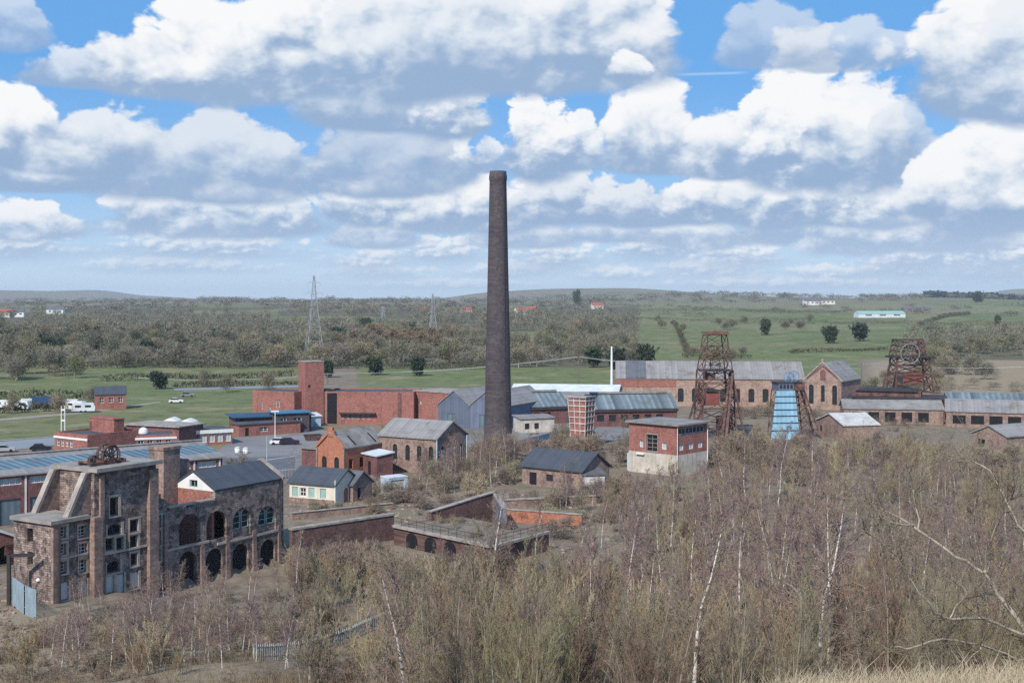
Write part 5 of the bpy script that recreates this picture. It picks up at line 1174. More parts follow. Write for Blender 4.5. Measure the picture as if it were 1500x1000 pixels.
palisade('palisade_fence', 'thin grey steel fence along the front edge of the grey car park', [at(322, 703), at(378, 702), at(432, 700)], 1.8, .5, plain('thin_fence_steel', (.30, .31, .31), .7, .2, .8), .04)
sk_ = thing('waste_skip', 'rusty open waste skip standing in the yard by the low red block', 'skip', at(458, 645), .4)
MB().add([(-1.4, -.8, .1), (1.4, -.8, .1), (1.4, .8, .1), (-1.4, .8, .1), (-1.9, -.9, 1.3), (1.9, -.9, 1.3), (1.9, .9, 1.3), (-1.9, .9, 1.3)], [(0,3,2,1),(0,1,5,4),(1,2,6,5),(2,3,7,6),(3,0,4,7)]).build('body', rust, sk_)
MB().beam((-1.95, -.9, 1.3), (1.95, -.9, 1.3), .1).beam((-1.95, .9, 1.3), (1.95, .9, 1.3), .1).build('rim', darksteel, sk_)

# ------------------------------------------------------------------ trees and scrub
def twigmat(name, cols, rough=.9, noise_scale=.7):
    """bark and twig colour, differing from plant to plant"""
    m, t, b = mat_new(name); oi = t.n.new('ShaderNodeObjectInfo'); r = t.n.new('ShaderNodeValToRGB')
    r.color_ramp.interpolation = 'LINEAR'; e = r.color_ramp.elements
    while len(e) < len(cols): e.new(.5)
    for i, c in enumerate(cols): e[i].position = i/(len(cols)-1); e[i].color = c4(c)
    big = t.noise(worldco(t), .022, 3, .6)
    t.l.new(t.m('FRACT', t.m('ADD', oi.outputs['Random'], t.m('MULTIPLY', big, 2.2))), r.inputs[0])
    n = t.noise(objco(t), noise_scale, 4, .6)
    c = t.mul(r.outputs[0], t.mix(t.ss(n, .3, .7), (.72, .72, .72, 1), (1.3, 1.27, 1.22, 1)))
    t.l.new(c, b.inputs['Base Color']); b.inputs['Roughness'].default_value = rough; b.inputs['Specular IOR Level'].default_value = .1
    return m
tw_will = twigmat('willow_twigs', [(.27, .225, .15), (.36, .29, .18), (.20, .165, .125), (.33, .29, .21), (.23, .155, .125), (.28, .27, .165), (.19, .14, .13)])
tw_purp = twigmat('birch_twigs', [(.26, .185, .175), (.31, .235, .20), (.235, .165, .17), (.30, .235, .185)])
tw_bush = twigmat('thorn_twigs', [(.22, .16, .14), (.26, .195, .15), (.21, .18, .135), (.28, .215, .16), (.20, .145, .14)])
tw_far = twigmat('far_twigs', [(.165, .15, .11), (.25, .22, .165), (.14, .15, .09), (.22, .195, .165), (.175, .195, .10), (.30, .24, .17), (.11, .125, .075), (.26, .235, .18)], .95, .25)
ev_far = twigmat('evergreen_leaves', [(.040, .060, .032), (.058, .078, .04), (.036, .056, .04)], .8, .6)
tw_tan = twigmat('tan_poplar_twigs', [(.235, .18, .12), (.22, .165, .12), (.24, .175, .11)], .95, .2)
tw_brm = twigmat('bramble_twigs', [(.17, .12, .10), (.22, .16, .12), (.13, .12, .075), (.26, .21, .15)])
tw_sal = twigmat('sallow_twigs', [(.40, .32, .19), (.32, .22, .14), (.30, .28, .16), (.42, .35, .24), (.27, .19, .15)])
palebark = plain('pale_bark', (.46, .41, .33), .9, .35, 2.5, spots=((.2, .17, .14), .6))
bark = plain('grey_bark', (.31, .275, .225), .95, .35, 2.5)
m, t, b = mat_new('birch_bark'); P = objco(t); mp = t.n.new('ShaderNodeVectorMath'); mp.operation = 'MULTIPLY'; t.l.new(P, mp.inputs[0]); mp.inputs[1].default_value = (1.5, 1.5, 3.2)
t.l.new(t.mix(t.ss(t.noise(mp.outputs[0], 1.6, 5, .7), .50, .60), c4((.62, .58, .52)), c4((.09, .07, .065))), b.inputs['Base Color']); b.inputs['Roughness'].default_value = .8
birch_bark = m

class Twigs:
    """fast collector of three-sided tapering sticks"""
    def __init__(s): s.P = []; s.Q = []; s.a = []; s.b = []
    def stick(s, p, q, ra, rb): s.P.append(tuple(p)); s.Q.append(tuple(q)); s.a.append(ra); s.b.append(rb)
    def mesh(s, name, mat):
        P = np.array(s.P); Q = np.array(s.Q); a = np.array(s.a)[:, None]; b = np.array(s.b)[:, None]
        d = Q-P; d /= np.maximum(np.linalg.norm(d, axis=1, keepdims=True), 1e-6)
        u = np.where(np.abs(d[:, 2:3]) < .9, [[0, 0, 1.]], [[1., 0, 0]]); e = np.cross(d, u); e /= np.linalg.norm(e, axis=1, keepdims=True); f = np.cross(d, e)
        vs = []
        for (C, r) in ((P, a), (Q, b)):
            for k in range(3): th = 2*math.pi*k/3; vs.append(C+(e*math.cos(th)+f*math.sin(th))*r)
        V = np.stack(vs, 1).reshape(-1, 3); n = len(P); o = np.arange(n)*6
        F = np.concatenate([np.stack([o+k, o+(k+1) % 3, o+3+(k+1) % 3, o+3+k], 1) for k in range(3)])
        me = bpy.data.meshes.new(name); me.vertices.add(len(V)); me.vertices.foreach_set('co', V.reshape(-1))
        me.loops.add(F.size); me.loops.foreach_set('vertex_index', F.reshape(-1)); me.polygons.add(len(F))
        me.polygons.foreach_set('loop_start', np.arange(0, F.size, 4)); me.update(calc_edges=True); me.materials.append(mat); me.validate(); return me
def bend(p, d, L, n, rnd, up=0.0, wob=.18):
    pts = [Vector(p)]; d = Vector(d).normalized()
    for i in range(n):
        d = (d+Vector((rnd.gauss(0, wob), rnd.gauss(0, wob), rnd.gauss(0, wob)+up))).normalized(); pts.append(pts[-1]+d*L/n)
    return pts
def perp(d, rnd):
    v = Vector((rnd.gauss(0, 1), rnd.gauss(0, 1), rnd.gauss(0, 1))); v -= d*v.dot(d); return v.normalized()
def grow(tw, pts, r, lvl, L, rnd, kids, up, ang, wob, rmin):
    n = len(pts)-1
    for i in range(n): tw.stick(pts[i], pts[i+1], r*(1-.75*i/n), r*(1-.75*(i+1)/n))
    if lvl >= len(kids): return
    for k in range(kids[lvl]):
        f = rnd.uniform(.18, 1.0); i = min(int(f*n), n-1); p = pts[i].lerp(pts[i+1], f*n-i); d = (pts[i+1]-pts[i]).normalized()
        a_ = R(rnd.uniform(*ang)); d2 = d*math.cos(a_)+perp(d, rnd)*math.sin(a_); L2 = L*rnd.uniform(.32, .6)*(1.1-.45*f)
        grow(tw, bend(p, d2, L2, 3 if lvl < 1 else 2, rnd, up, wob), max(r*.48*(1-.5*f), rmin), lvl+1, L2, rnd, kids, up, ang, wob, rmin)
def proto_tree(name, seed, H, stems, lean, kids, up, ang, wob, tmat, bmat, rt=.09, rmin=.011, clear=.25, limbs=0):
    """one bare tree: trunk (stems) and crown (branches and twigs)"""
    rnd = random.Random(seed); root = bpy.data.objects.new(name, None); COL.objects.link(root)
    tr = MB(); tw = Twigs()
    for s in range(stems):
        a_ = rnd.uniform(0, 6.28); l_ = rnd.uniform(.3, 1)*lean; h = H*(1 if s == 0 else rnd.uniform(.6, .97))
        pts = bend((rnd.gauss(0, .05*stems), rnd.gauss(0, .05*stems), -.3), (math.cos(a_)*l_, math.sin(a_)*l_, 1), h, 7, rnd, .06, .07)
        rr_ = rt*(1 if s == 0 else rnd.uniform(.5, .85)); rad = [rr_*(1-.86*i/7) for i in range(8)]
        tr.tube(pts, rad, 6, False)
        for k in range(limbs):
            f = clear+(1-clear)*(k+rnd.random())/limbs; f = min(f, .99); i = min(int(f*7), 6); p = pts[i].lerp(pts[i+1], f*7-i); d = (pts[i+1]-pts[i]).normalized()
            an = R(rnd.uniform(*ang)); d2 = d*math.cos(an)+perp(d, rnd)*math.sin(an); L2 = H*rnd.uniform(.2, .38)*(1.15-.75*f)
            grow(tw, bend(p, d2, L2, 4, rnd, up, wob), max(rr_*.35*(1-f*.7), rmin*1.4), 0, L2, rnd, kids, up, ang, wob, rmin)
    o = tr.build('trunk', bmat, root, True)
    c = bpy.data.objects.new('crown', tw.mesh('crown', tmat)); COL.objects.link(c); c.parent = root
    return root, H
birches = [proto_tree('birch_tree', 11+i, 9.0, 1, .06, (7, 4, 2), .02, (18, 46), .12, tw_purp, birch_bark, .075, .014, .25, 26) for i in range(3)]
willows = [proto_tree('willow_tree', 31+i, 6.5, 4+i % 3, .26, (5, 4, 2), .16, (10, 36), .13, tw_will, bark, .065, .015, .12, 13) for i in range(5)]
sallows = [proto_tree('sallow_tree', 81+i, 5.5, 5+i % 2, .30, (5, 4, 2), .18, (9, 32), .13, tw_sal, palebark, .055, .012, .10, 12) for i in range(4)]
near_w = [proto_tree('willow_tree', 91+i, 6.5, 5+i % 2, .26, (6, 5, 3), .16, (10, 36), .13, tw_will, bark, .055, .0065, .10, 13) for i in range(3)]
brambles = [proto_tree('bramble_bush', 121+i, 1.6, 9, 1.1, (6, 4), -.08, (25, 80), .3, tw_brm, bark, .02, .012, .05, 8) for i in range(3)]
thorns = [proto_tree('thorn_bush', 61+i, 3.2, 7, .65, (5, 4, 2), .02, (25, 75), .25, tw_bush, bark, .035, .013, .08, 9) for i in range(4)]
for pr_, lab, cat, grp in ((birches, 'slender bare birch with thin purplish twigs in the scrub of the old colliery', 'birch tree', 'bare birches in the colliery scrub'),
                           (sallows, 'upright bare sallow with ochre twigs in the thicket', 'sallow tree', 'bare ochre sallows in the thicket'),
                           (brambles, 'low sprawling dark bramble patch on open ground between the ruins', 'bramble', 'bramble patches on open ground'),
                           (near_w, 'many stemmed bare olive grey willow in the thicket on the slope', 'willow tree', 'bare willows in the thicket'),
                           (willows, 'many stemmed bare olive grey willow in the thicket on the slope', 'willow tree', 'bare willows in the thicket'),
                           (thorns, 'low tangled bare brown thorn bush in rough ground', 'bush', 'bare thorn bushes on rough ground')):
    for r_, _ in pr_: tag(r_, lab, cat, grp)
used = set()
base_tag = {}
def remember(kinds, lab, grp):
    for r_, _ in kinds: base_tag[r_.name] = (lab, grp)
def plant(kind, x, y, h, rnd, label=None, wid=1.0, group='keep'):
    r_, H = rnd.choice(kind); k = h/H
    if r_.name in used:
        o = copy_tree(r_)
        if r_.name in base_tag: o['label'], o['group'] = base_tag[r_.name]
    else: o = r_; used.add(r_.name)
    o.location = (x, y, gz(x, y)-.1); o.rotation_euler = (0, 0, rnd.uniform(0, 6.28)); o.scale = (k*wid, k*wid, k)
    if label: o['label'] = label
    if group is None and 'group' in o.keys(): del o['group']
    elif group != 'keep': o['group'] = group
    return o
remember(birches, 'slender bare birch with thin purplish twigs in the scrub of the old colliery', 'bare birches in the colliery scrub')
SKX = [-80, 0, 75, 130, 210, 270, 300, 425, 440, 575, 610, 725, 810, 870, 915, 1000, 1030, 1090, 1130, 1200, 1290, 1400, 1500, 1600]
SKY_ = [900, 905, 895, 872, 852, 858, 850, 800, 785, 785, 788, 800, 765, 725, 697, 690, 655, 636, 630, 612, 612, 632, 640, 642]
def limit(px): return float(np.interp(px, SKX, SKY_))
rnd = random.Random(21)
# houses and walls keep their footprints clear
boxes = []
def keep(px0, px1, Y0, Y1): boxes.append((px0, px1, Y0, Y1))
keep(20, 430, 112, 170); keep(570, 810, 138, 172); keep(425, 580, 148, 178); keep(915, 1032, 205, 240); keep(760, 890, 196, 222); keep(1110, 1205, 268, 292); keep(1190, 1275, 248, 272); keep(1410, 1510, 238, 270)
def free(px, Y): return not any(a <= px <= b and c <= Y <= d for a, b, c, d in boxes)
def put(kind, px, Y, hmin, hmax, wid=1.0, lim=None, extra=0):
    if not free(px, Y): return None
    x = (px-750)/FOC*Y; z = gz(x, Y); L = limit(px) if lim is None else lim
    if 300 < px < 590 and -8 < Y-(86+(px-330)*.109) < 1.2: return None
    if any(abs(px-q_) < 30 and Y < 48 for q_ in (608, 1019, 1207)): return None
    if Y < 75: L = max(L, 690+(75-Y)*3.2)
    hm = hz_(L+rnd.uniform(-6, 22)+extra, Y)-z
    if hm < hmin*.55: return None
    h = min(rnd.uniform(hmin, hmax), hm); return plant(kind, x, Y, h, rnd, wid=wid)
n_w = n_b = n_t = 0
# thicket on the right and in the middle
n_s = 0
while n_w < 70:
    px = rnd.uniform(600, 1545); Y = rnd.uniform(34, 72)
    if put(near_w, px, Y, 4.5, 8.0, rnd.uniform(.8, 1.05)): n_w += 1
while n_w < 205:
    px = rnd.uniform(560, 1545); Y = rnd.uniform(66, 195)
    if px < 880 and Y > 128: continue
    if px < 700 and Y > 112 and rnd.random() < .6: continue
    if put(willows, px, Y, 4.0, 9.0, rnd.uniform(.8, 1.1)): n_w += 1
while n_s < 190:
    px = rnd.uniform(560, 1545); Y = rnd.uniform(60, 200)
    if px < 880 and Y > 128: continue
    if put(sallows, px, Y, 3.0, 8.0, rnd.uniform(.8, 1.1)): n_s += 1
while n_b < 120:
    px = rnd.uniform(850, 1540); Y = rnd.uniform(62, 195)
    if put(birches, px, Y, 6, 11.5, rnd.uniform(.85, 1.1)): n_b += 1
while n_t < 60:
    px = rnd.uniform(600, 1540); Y = rnd.uniform(80, 195)
    if px < 880 and Y > 126: continue
    if put(thorns, px, Y, 2.2, 4.2, 1.4): n_t += 1
while n_w < 245:
    px = rnd.uniform(395, 640); Y = rnd.uniform(66, 132)
    if px < 560 and rnd.random() < .5 and Y < 95: continue
    if put(willows, px, Y, 2.5, 5.5, 1.2): n_w += 1
# saplings and brambles in front of the ruin
while n_b < 196:
    px = rnd.uniform(60, 450); Y = rnd.uniform(84, 124)
    if put(birches, px, Y, 2.5, 4.8, 1.35): n_b += 1
while n_t < 115:
    px = rnd.uniform(-20, 520); Y = rnd.uniform(72, 121)
    if put(thorns, px, Y, 1.0, 2.4, 1.3): n_t += 1
for (px0, px1, Y0, Y1, n) in ((560, 860, 119, 135, 26), (428, 585, 124, 146, 16)):
    i = 0
    while i < n:
        px = rnd.uniform(px0, px1); Y = rnd.uniform(Y0, Y1); x = (px-750)/FOC*Y; h = min(rnd.uniform(3, 6), hz_((800 if px > 580 else 788)+rnd.uniform(-8, 22), Y)-gz(x, Y))
        if h > 1.2: plant(willows if i % 3 else sallows, x, Y, h, rnd, wid=1.3)
        i += 1
for i in range(16):
    px = rnd.uniform(1130, 1540); Y = rnd.uniform(18, 26); x = (px-750)/FOC*Y; plant(thorns, x, Y, rnd.uniform(.5, 1.1), rnd, wid=1.5)
while n_s < 222:
    px = rnd.uniform(40, 620); Y = rnd.uniform(80, 140)
    if put(sallows, px, Y, 2.0, 4.2, 1.3): n_s += 1
while n_t < 138:
    px = rnd.uniform(40, 470); Y = rnd.uniform(110, 127)
    x = (px-750)/FOC*Y
    if Vector((x, Y, 0)).xy.__sub__(RP.xy).dot(Vector((RD.y, -RD.x))) < 1.0 : continue
    plant(thorns, x, Y, rnd.uniform(1.2, 2.6), rnd, wid=1.3); n_t += 1
# bushes among the buildings: px, Y centre, spread px, spread Y, count, height
for px0, Y0, sx, sY, n, h in ((690, 215, 55, 14, 15, 4.5), (610, 196, 45, 8, 9, 3.0), (730, 240, 30, 8, 7, 6), (830, 262, 50, 10, 12, 5.5), (905, 240, 18, 14, 7, 4.5), (890, 196, 50, 12, 14, 4.0),
                              (800, 188, 60, 6, 10, 2.2), (560, 186, 40, 8, 6, 2.2), (1075, 232, 35, 16, 10, 6), (1160, 250, 60, 14, 14, 5.0), (1300, 235, 90, 22, 22, 5.0), (1430, 215, 80, 18, 14, 5.0),
                              (1120, 325, 60, 12, 10, 4.0), (960, 300, 40, 10, 8, 4.0), (1300, 305, 80, 6, 8, 3.0), (650, 285, 40, 6, 6, 4.0), (480, 176, 45, 5, 6, 1.6), (330, 232, 30, 6, 3, 3.0), (520, 146, 60, 5, 12, 3.2), (650, 133, 80, 5, 12, 2.6), (560, 205, 60, 6, 8, 2.0), (1160, 222, 90, 20, 26, 5.5), (1350, 225, 110, 20, 26, 5.5), (1080, 205, 40, 10, 12, 4.5), (1300, 322, 90, 3, 12, 2.6), (1440, 300, 60, 6, 10, 3.0), (1220, 270, 40, 6, 8, 3.0), (800, 150, 50, 3, 8, 1.6), (850, 160, 40, 8, 10, 2.2), (720, 176, 90, 6, 12, 2.2), (640, 170, 50, 8, 8, 2.0), (470, 166, 40, 6, 8, 2.0)):
    for i in range(n):
        px = rnd.gauss(px0, sx*.6); Y = rnd.gauss(Y0, sY*.6)
        if not free(px, Y) or (n_t >= 292 and h <= 3.5): continue
        k_ = sallows if n_t >= 292 and n_s < 296 else willows if (h > 3.5 and n_w < 295 and rnd.random() < .55) else thorns
        x = (px-750)/FOC*Y; plant(k_, x, Y, h*rnd.uniform(.65, 1.15), rnd, wid=1.25)
        if k_ is willows: n_w += 1
        elif k_ is sallows: n_s += 1
        else: n_t += 1
n_r = 0
while n_r < 285:
    u_ = rnd.random()
    if u_ < .45: px, Y = rnd.uniform(420, 1000), rnd.uniform(150, 240)
    elif u_ < .6: px, Y = rnd.uniform(560, 1000), rnd.uniform(240, 300)
    elif u_ < .8: px, Y = rnd.uniform(1000, 1540), rnd.uniform(200, 300)
    else: px, Y = rnd.uniform(-20, 560), rnd.uniform(75, 122)
    if not free(px, Y) or (300 < px < 620 and Y > 205 and px < 560) or (300 < px < 590 and -8 < Y-(86+(px-330)*.109) < 1.2): continue
    plant(brambles, (px-750)/FOC*Y, Y, rnd.uniform(.6, 1.7), rnd, wid=rnd.uniform(1.2, 2.0)); n_r += 1
# growth on the platform itself
for i in range(14):
    f, q_ = rnd.uniform(.15, .85), rnd.uniform(.2, .9); p = cB+A_*f+C2*q_; k_ = brambles if i % 2 else sallows
    o = plant(k_, p.x, p.y, rnd.uniform(.8, 2.0), rnd, wid=1.2); o.location.z = 2.15
    if k_ is brambles: n_r += 1
    else: n_s += 1
# birch saplings round the chimney foot, the platform, the walls and the ruin
for px0, Y0, sx, sY, n, h0, h1 in ((690, 222, 50, 12, 16, 4, 8), (750, 232, 34, 10, 9, 4, 7), (640, 205, 40, 8, 8, 3, 6), (720, 134, 80, 4, 10, 3, 5.5), (505, 140, 60, 6, 14, 3, 5), (340, 131, 90, 3.5, 14, 2.5, 4.5), (160, 119, 70, 2.5, 10, 2.5, 4),
                                 (985, 200, 60, 5, 9, 3, 5.5), (830, 185, 60, 10, 7, 3, 5)):
    i = 0
    while i < n:
        px = rnd.gauss(px0, sx*.6); Y = rnd.gauss(Y0, sY*.6); x = (px-750)/FOC*Y; i += 1
        if ((x+46.5)*-.846+(Y-124)*.533) > -1.0 and px < 430: continue
        if 918 < px < 1030 and Y > 206: continue
        plant(birches, x, Y, rnd.uniform(h0, h1), rnd, wid=1.15); n_b += 1
# broken brick and stone lying about
tws = MB(); r_ = np.random.RandomState(8)
for i in range(2600):
    px, Y = (r_.uniform(420, 1000), r_.uniform(140, 250)) if i % 3 else (r_.uniform(-20, 480), r_.uniform(100, 135))
    if not free(px, Y): continue
    x = (px-750)/FOC*Y; z = gz(x, Y); s_ = r_.uniform(.08, .32); a_ = r_.uniform(0, 3); M = Matrix.Translation((x, Y, z)) @ Matrix.Rotation(a_, 4, 'Z') @ Matrix.Rotation(r_.uniform(-.5, .5), 4, 'X')
    tws.M = M; tws.box(-s_, s_, -s_*.6, s_*.6, -s_*.3, s_*.5)
o = tws.build('rubble', plain('rubble_stone', (.34, .25, .21), .95, .5, .15, spots=((.42, .38, .33), .55))); tag(o, 'broken brick and stone lying about the yard', None, None, 'stuff')
# birches with pale trunks that stand out one by one: px at foot, distance, top row
for lab, px, Y, top, sc in (('tall birch with a bright white forked trunk in the bottom centre of the thicket', 608, 38, 815, 1.3),
                            ('birch with a bright white upright trunk in the thicket below the red control building', 1019, 45, 742, 1.2),
                            ('birch with a thin white trunk in the thicket straight below the blue headframe', 1207, 47, 705, 1.1),
                            ('slim white birch leaning in front of the rising brick wall and the loading platform', 720, 132, 716, 1.2),
                            ('slim birch in front of the orange brick wall right of the chimney foot', 783, 140, 735, 1.0),
                            ('pale birch standing before the right end of the low orange wall', 846, 138, 738, 1.1),
                            ('pale birch standing just right of the red control building', 1062, 175, 648, 1.2),
                            ('white birch standing left of the blue clad headframe', 1096, 178, 640, 1.2),
                            ('thin white birch directly in front of the blue clad headframe', 1140, 182, 622, 1.0),
                            ('pale birch right of the blue clad headframe before the engine house', 1184, 178, 632, 1.1),
                            ('white stemmed birch sapling leaning at the bottom left of the fence', 325, 84, 900, 1.1),
                            ('white stemmed birch sapling at the foot of the ruin tower', 106, 98, 915, 1.0),
                            ('leaning pale birch sapling beside the fence below the ruin arches', 375, 90, 900, 1.1),
                            ('thin birch at the right end of the ruin beside the retaining wall', 433, 128, 772, 1.0)):
    x = (px-750)/FOC*Y; h = hz_(top, Y)-gz(x, Y); o = plant(birches, x, Y, h, rnd, lab, 1.0, None); o.rotation_euler.x = rnd.uniform(-.05, .05); o.rotation_euler.y = rnd.uniform(-.06, .06)
    for ch_ in o.children:
        if ch_.name.startswith('trunk'): ch_.scale = (sc*1.25, sc*1.25, 1)

# rough undergrowth: dead stalks and bramble over the open ground of the slope and yard
tw = Twigs(); r_ = np.random.RandomState(5)
for (n, px0, px1, Y0, Y1, h0, h1, th) in ((9000, -40, 620, 64, 125, .25, .9, .016), (6000, 560, 1560, 40, 190, .3, 1.0, .016), (5000, 420, 1250, 172, 262, .3, .9, .028), (2500, 1180, 1560, 190, 330, .3, .9, .03), (1500, 560, 760, 270, 300, .3, .8, .03)):
    for i in range(n):
        Y = r_.uniform(Y0, Y1); px = r_.uniform(px0, px1); x = (px-750)/FOC*Y
        if not free(px, Y): continue
        z = gz(x, Y); h = r_.uniform(h0, h1); tw.stick((x, Y, z-.05), (x+r_.normal(0, .35)*h, Y+r_.normal(0, .35)*h, z+h), th, th*.4)
ug = bpy.data.objects.new('undergrowth', tw.mesh('undergrowth', twigmat('dead_stalks', [(.24, .185, .125), (.24, .185, .125)], .95, .5))); COL.objects.link(ug)
tag(ug, 'dead stalks and low bramble covering the open ground of the slope', None, None, 'stuff')
# dry grass on the brow right in front
tw = Twigs()
for i in range(26000):
    Y = 11.5+r_.rand()**.8*11; x = r_.uniform(2.2, 11.5);
    if x < 2.9+(Y-12)*.16+r_.normal(0, .35): continue
    z = gz(x, Y); h = r_.uniform(.10, .34)*(1.6 if r_.rand() < .08 else 1)
    lx, ly = r_.normal(.05, .22)*h, r_.normal(0, .22)*h
    tw.stick((x, Y, z-.02), (x+lx*.4, Y+ly*.4, z+h*.6), .0045, .0035); tw.stick((x+lx*.4, Y+ly*.4, z+h*.6), (x+lx*1.3, Y+ly*1.3, z+h), .0035, .0015)
dg = bpy.data.objects.new('dry_grass', tw.mesh('dry_grass', twigmat('straw_blades', [(.50, .42, .30), (.50, .42, .30)], .9, 2.0))); COL.objects.link(dg)
tag(dg, 'pale dry grass on the brow in the bottom right corner', None, None, 'stuff')

# bare bushy tree leaning in from the right edge, close to the viewer
def near_tree():
    rn = random.Random(9); Y0 = 21.0
    bx, by = (1530-750)/FOC*Y0, Y0; root = thing('bare_tree', 'bare pale limbed tree leaning in from the right edge close to the viewer', 'tree', (bx, by, gz(bx, by)-.2))
    def pt(px, py, dy=0.0): Y = Y0+dy; return Vector(((px-750)/FOC*Y-bx, Y-by, hz_(py, Y)-root.location.z))
    limbs = [([(1530, 975, 0), (1497, 915, .2), (1462, 868, .4), (1442, 838, .3), (1400, 815, .6), (1345, 775, .9), (1300, 748, 1.2), (1268, 733, 1.5)], .055),
             ([(1442, 838, .3), (1447, 800, 0), (1462, 760, -.3), (1478, 735, -.6), (1484, 712, -.8)], .024),
             ([(1345, 775, .9), (1341, 735, 1.1), (1337, 712, 1.3), (1330, 690, 1.5)], .022),
             ([(1340, 768, .9), (1322, 768, .6), (1300, 765, .5), (1270, 733, .3)], .02),
             ([(1500, 930, -.4), (1440, 905, -.8), (1392, 907, -1.2), (1370, 898, -1.4), (1335, 850, -1.6), (1308, 812, -1.8), (1280, 785, -2.0), (1262, 772, -2.2)], .032),
             ([(1392, 907, -1.2), (1402, 885, -1.1), (1416, 870, -1.0), (1396, 840, -.9)], .018),
             ([(1520, 800, .8), (1490, 765, .9), (1478, 740, 1.0), (1450, 690, 1.2), (1430, 676, 1.4), (1380, 672, 1.6)], .03),
             ([(1540, 960, -.5), (1490, 965, -.9), (1440, 945, -1.1), (1380, 935, -1.4), (1330, 948, -1.6), (1290, 945, -1.9), (1262, 925, -2.1)], .028),
             ([(1440, 945, -1.1), (1420, 965, -1.3), (1400, 985, -1.5)], .016), ([(1535, 990, -.2), (1480, 985, -.6), (1410, 960, -.9), (1370, 940, -1.1)], .022)]
    limbs += [([(1530, 975, 0), (1530, 880, .4), (1520, 800, .8)], .05), ([(1530, 975, 0), (1517, 955, -.2), (1500, 930, -.4)], .045), ([(1530, 975, 0), (1540, 960, -.5)], .04), ([(1530, 975, 0), (1535, 990, -.2)], .04)]
    tr = MB(); tw = Twigs()
    for k, (pl, r0) in enumerate(limbs):
        pts = [pt(*p) for p in pl]; n = len(pts); fine = []
        for i in range(n-1):
            for j in range(3): fine.append(pts[i].lerp(pts[i+1], j/3)+Vector((rn.gauss(0, .012), rn.gauss(0, .012), rn.gauss(0, .012))))
        fine.append(pts[-1]); m_ = len(fine); tr.tube(fine, [r0*.82*(1-.72*i/(m_-1)) for i in range(m_)], 7, True)
        for q_ in range(34 if k in (0, 4, 6, 7) else 20):
            f = rn.uniform(.15, 1)*(m_-1); i = min(int(f), m_-2); p = fine[i].lerp(fine[i+1], f-i); d = (fine[i+1]-fine[i]).normalized()
            a_ = R(rn.uniform(25, 75)); d2 = d*math.cos(a_)+perp(d, rn)*math.sin(a_); L = rn.uniform(.45, 1.3)
            grow(tw, bend(p, d2, L, 4, rn, .05, .2), .009, 0, L, rn, (5, 3), .03, (25, 70), .22, .0034)
    tr.build('trunk', plain('pale_green_bark', (.38, .33, .26), .9, .35, 3, spots=((.15, .12, .10), .6)), root, True)
    c = bpy.data.objects.new('crown', tw.mesh('crown', tw_bush)); COL.objects.link(c); c.parent = root
near_tree()
# curved bare stem in the thicket
cs = thing('bare_sapling', 'pale bare sapling with an arched hooked stem in the thicket right of centre', 'sapling', (0, 0, 0))
Yc = 52; p0 = [(1182, 925), (1179, 890), (1174, 874), (1160, 858), (1140, 848)]
pts = [Vector(((x-750)/FOC*Yc, Yc, hz_(y, Yc))) for x, y in p0]; base = pts[0].copy(); base.z = gz(base.x, Yc)-.1; cs.location = base
tr = MB(); tr.tube([Vector((0, 0, 0))]+[p-base for p in pts], [.09, .08, .07, .06, .045, .03], 6); tr.build('trunk', bark, cs, True)
tw = Twigs(); rn = random.Random(4)
for p in pts[1:]: grow(tw, bend(p-base, (rn.uniform(-1, .3), rn.uniform(-1, 1), .6), 1.6, 4, rn, .05), .02, 0, 1.6, rn, (5, 3), .03, (25, 65), .2, .009)
c = bpy.data.objects.new('crown', tw.mesh('crown', tw_will)); COL.objects.link(c); c.parent = cs

# ---- far trees: crowns of many small twig sprays
def spray_crown(seed, H, Wd, n, base=.22, size=.55, lumps=7, flat=.35):
    r_ = np.random.RandomState(seed); C = []; 
    for i in range(lumps):
        a_ = r_.uniform(0, 6.28); q_ = r_.uniform(0, .62); C.append((math.cos(a_)*Wd*.5*q_, math.sin(a_)*Wd*.5*q_, H*(base+(1-base)*r_.uniform(.22 if base < .06 else .35, .80)), Wd*r_.uniform(.20, .34)))
    P = []
    while len(P) < n:
        c = C[r_.randint(len(C))]; v = r_.normal(size=3); v /= np.linalg.norm(v); rr_ = c[3]*r_.uniform(.35, 1.05); p = np.array(c[:3])+v*rr_*np.array([1, 1, .85])
        if p[2] > H*max(base*.6, .03) and p[2] < H: P.append((p, v))
    V = []; F = []
    for p, v in P:
        d = v*.8+r_.normal(size=3)*.6+np.array([0, 0, .25]); d /= np.linalg.norm(d); e = np.cross(d, r_.normal(size=3)); e /= max(np.linalg.norm(e), 1e-6)
        s = size*r_.uniform(.6, 1.4); w_ = s*flat; k = len(V); V += [tuple(p-e*w_*.5), tuple(p+e*w_*.5), tuple(p+d*s+e*w_*.3), tuple(p+d*s-e*w_*.3)]; F.append((k, k+1, k+2, k+3))
    return V, F
def far_proto(name, seed, H, Wd, n, mat, **kw):
    root = bpy.data.objects.new(name, None); COL.objects.link(root); V, F = spray_crown(seed, H, Wd, n, **kw)
    mb = MB(); mb.v = V; mb.f = F; mb.build('crown', mat, root)
    rn = random.Random(seed); tr = MB(); tr.tube([(0, 0, -.5), (.1, 0, H*.3), (rn.uniform(-.3, .3), rn.uniform(-.3, .3), H*.72)], [.32, .24, .06], 6, False)
    for k in range(7):
        a_ = rn.uniform(0, 6.28); z = H*rn.uniform(.2, .45); tr.tube([(0, 0, z), (math.cos(a_)*Wd*.2, math.sin(a_)*Wd*.2, z+H*.18), (math.cos(a_)*Wd*.36, math.sin(a_)*Wd*.36, z+H*.34)], [.13, .08, .03], 4, False)
    tr.build('trunk', bark, root, True); return root, H
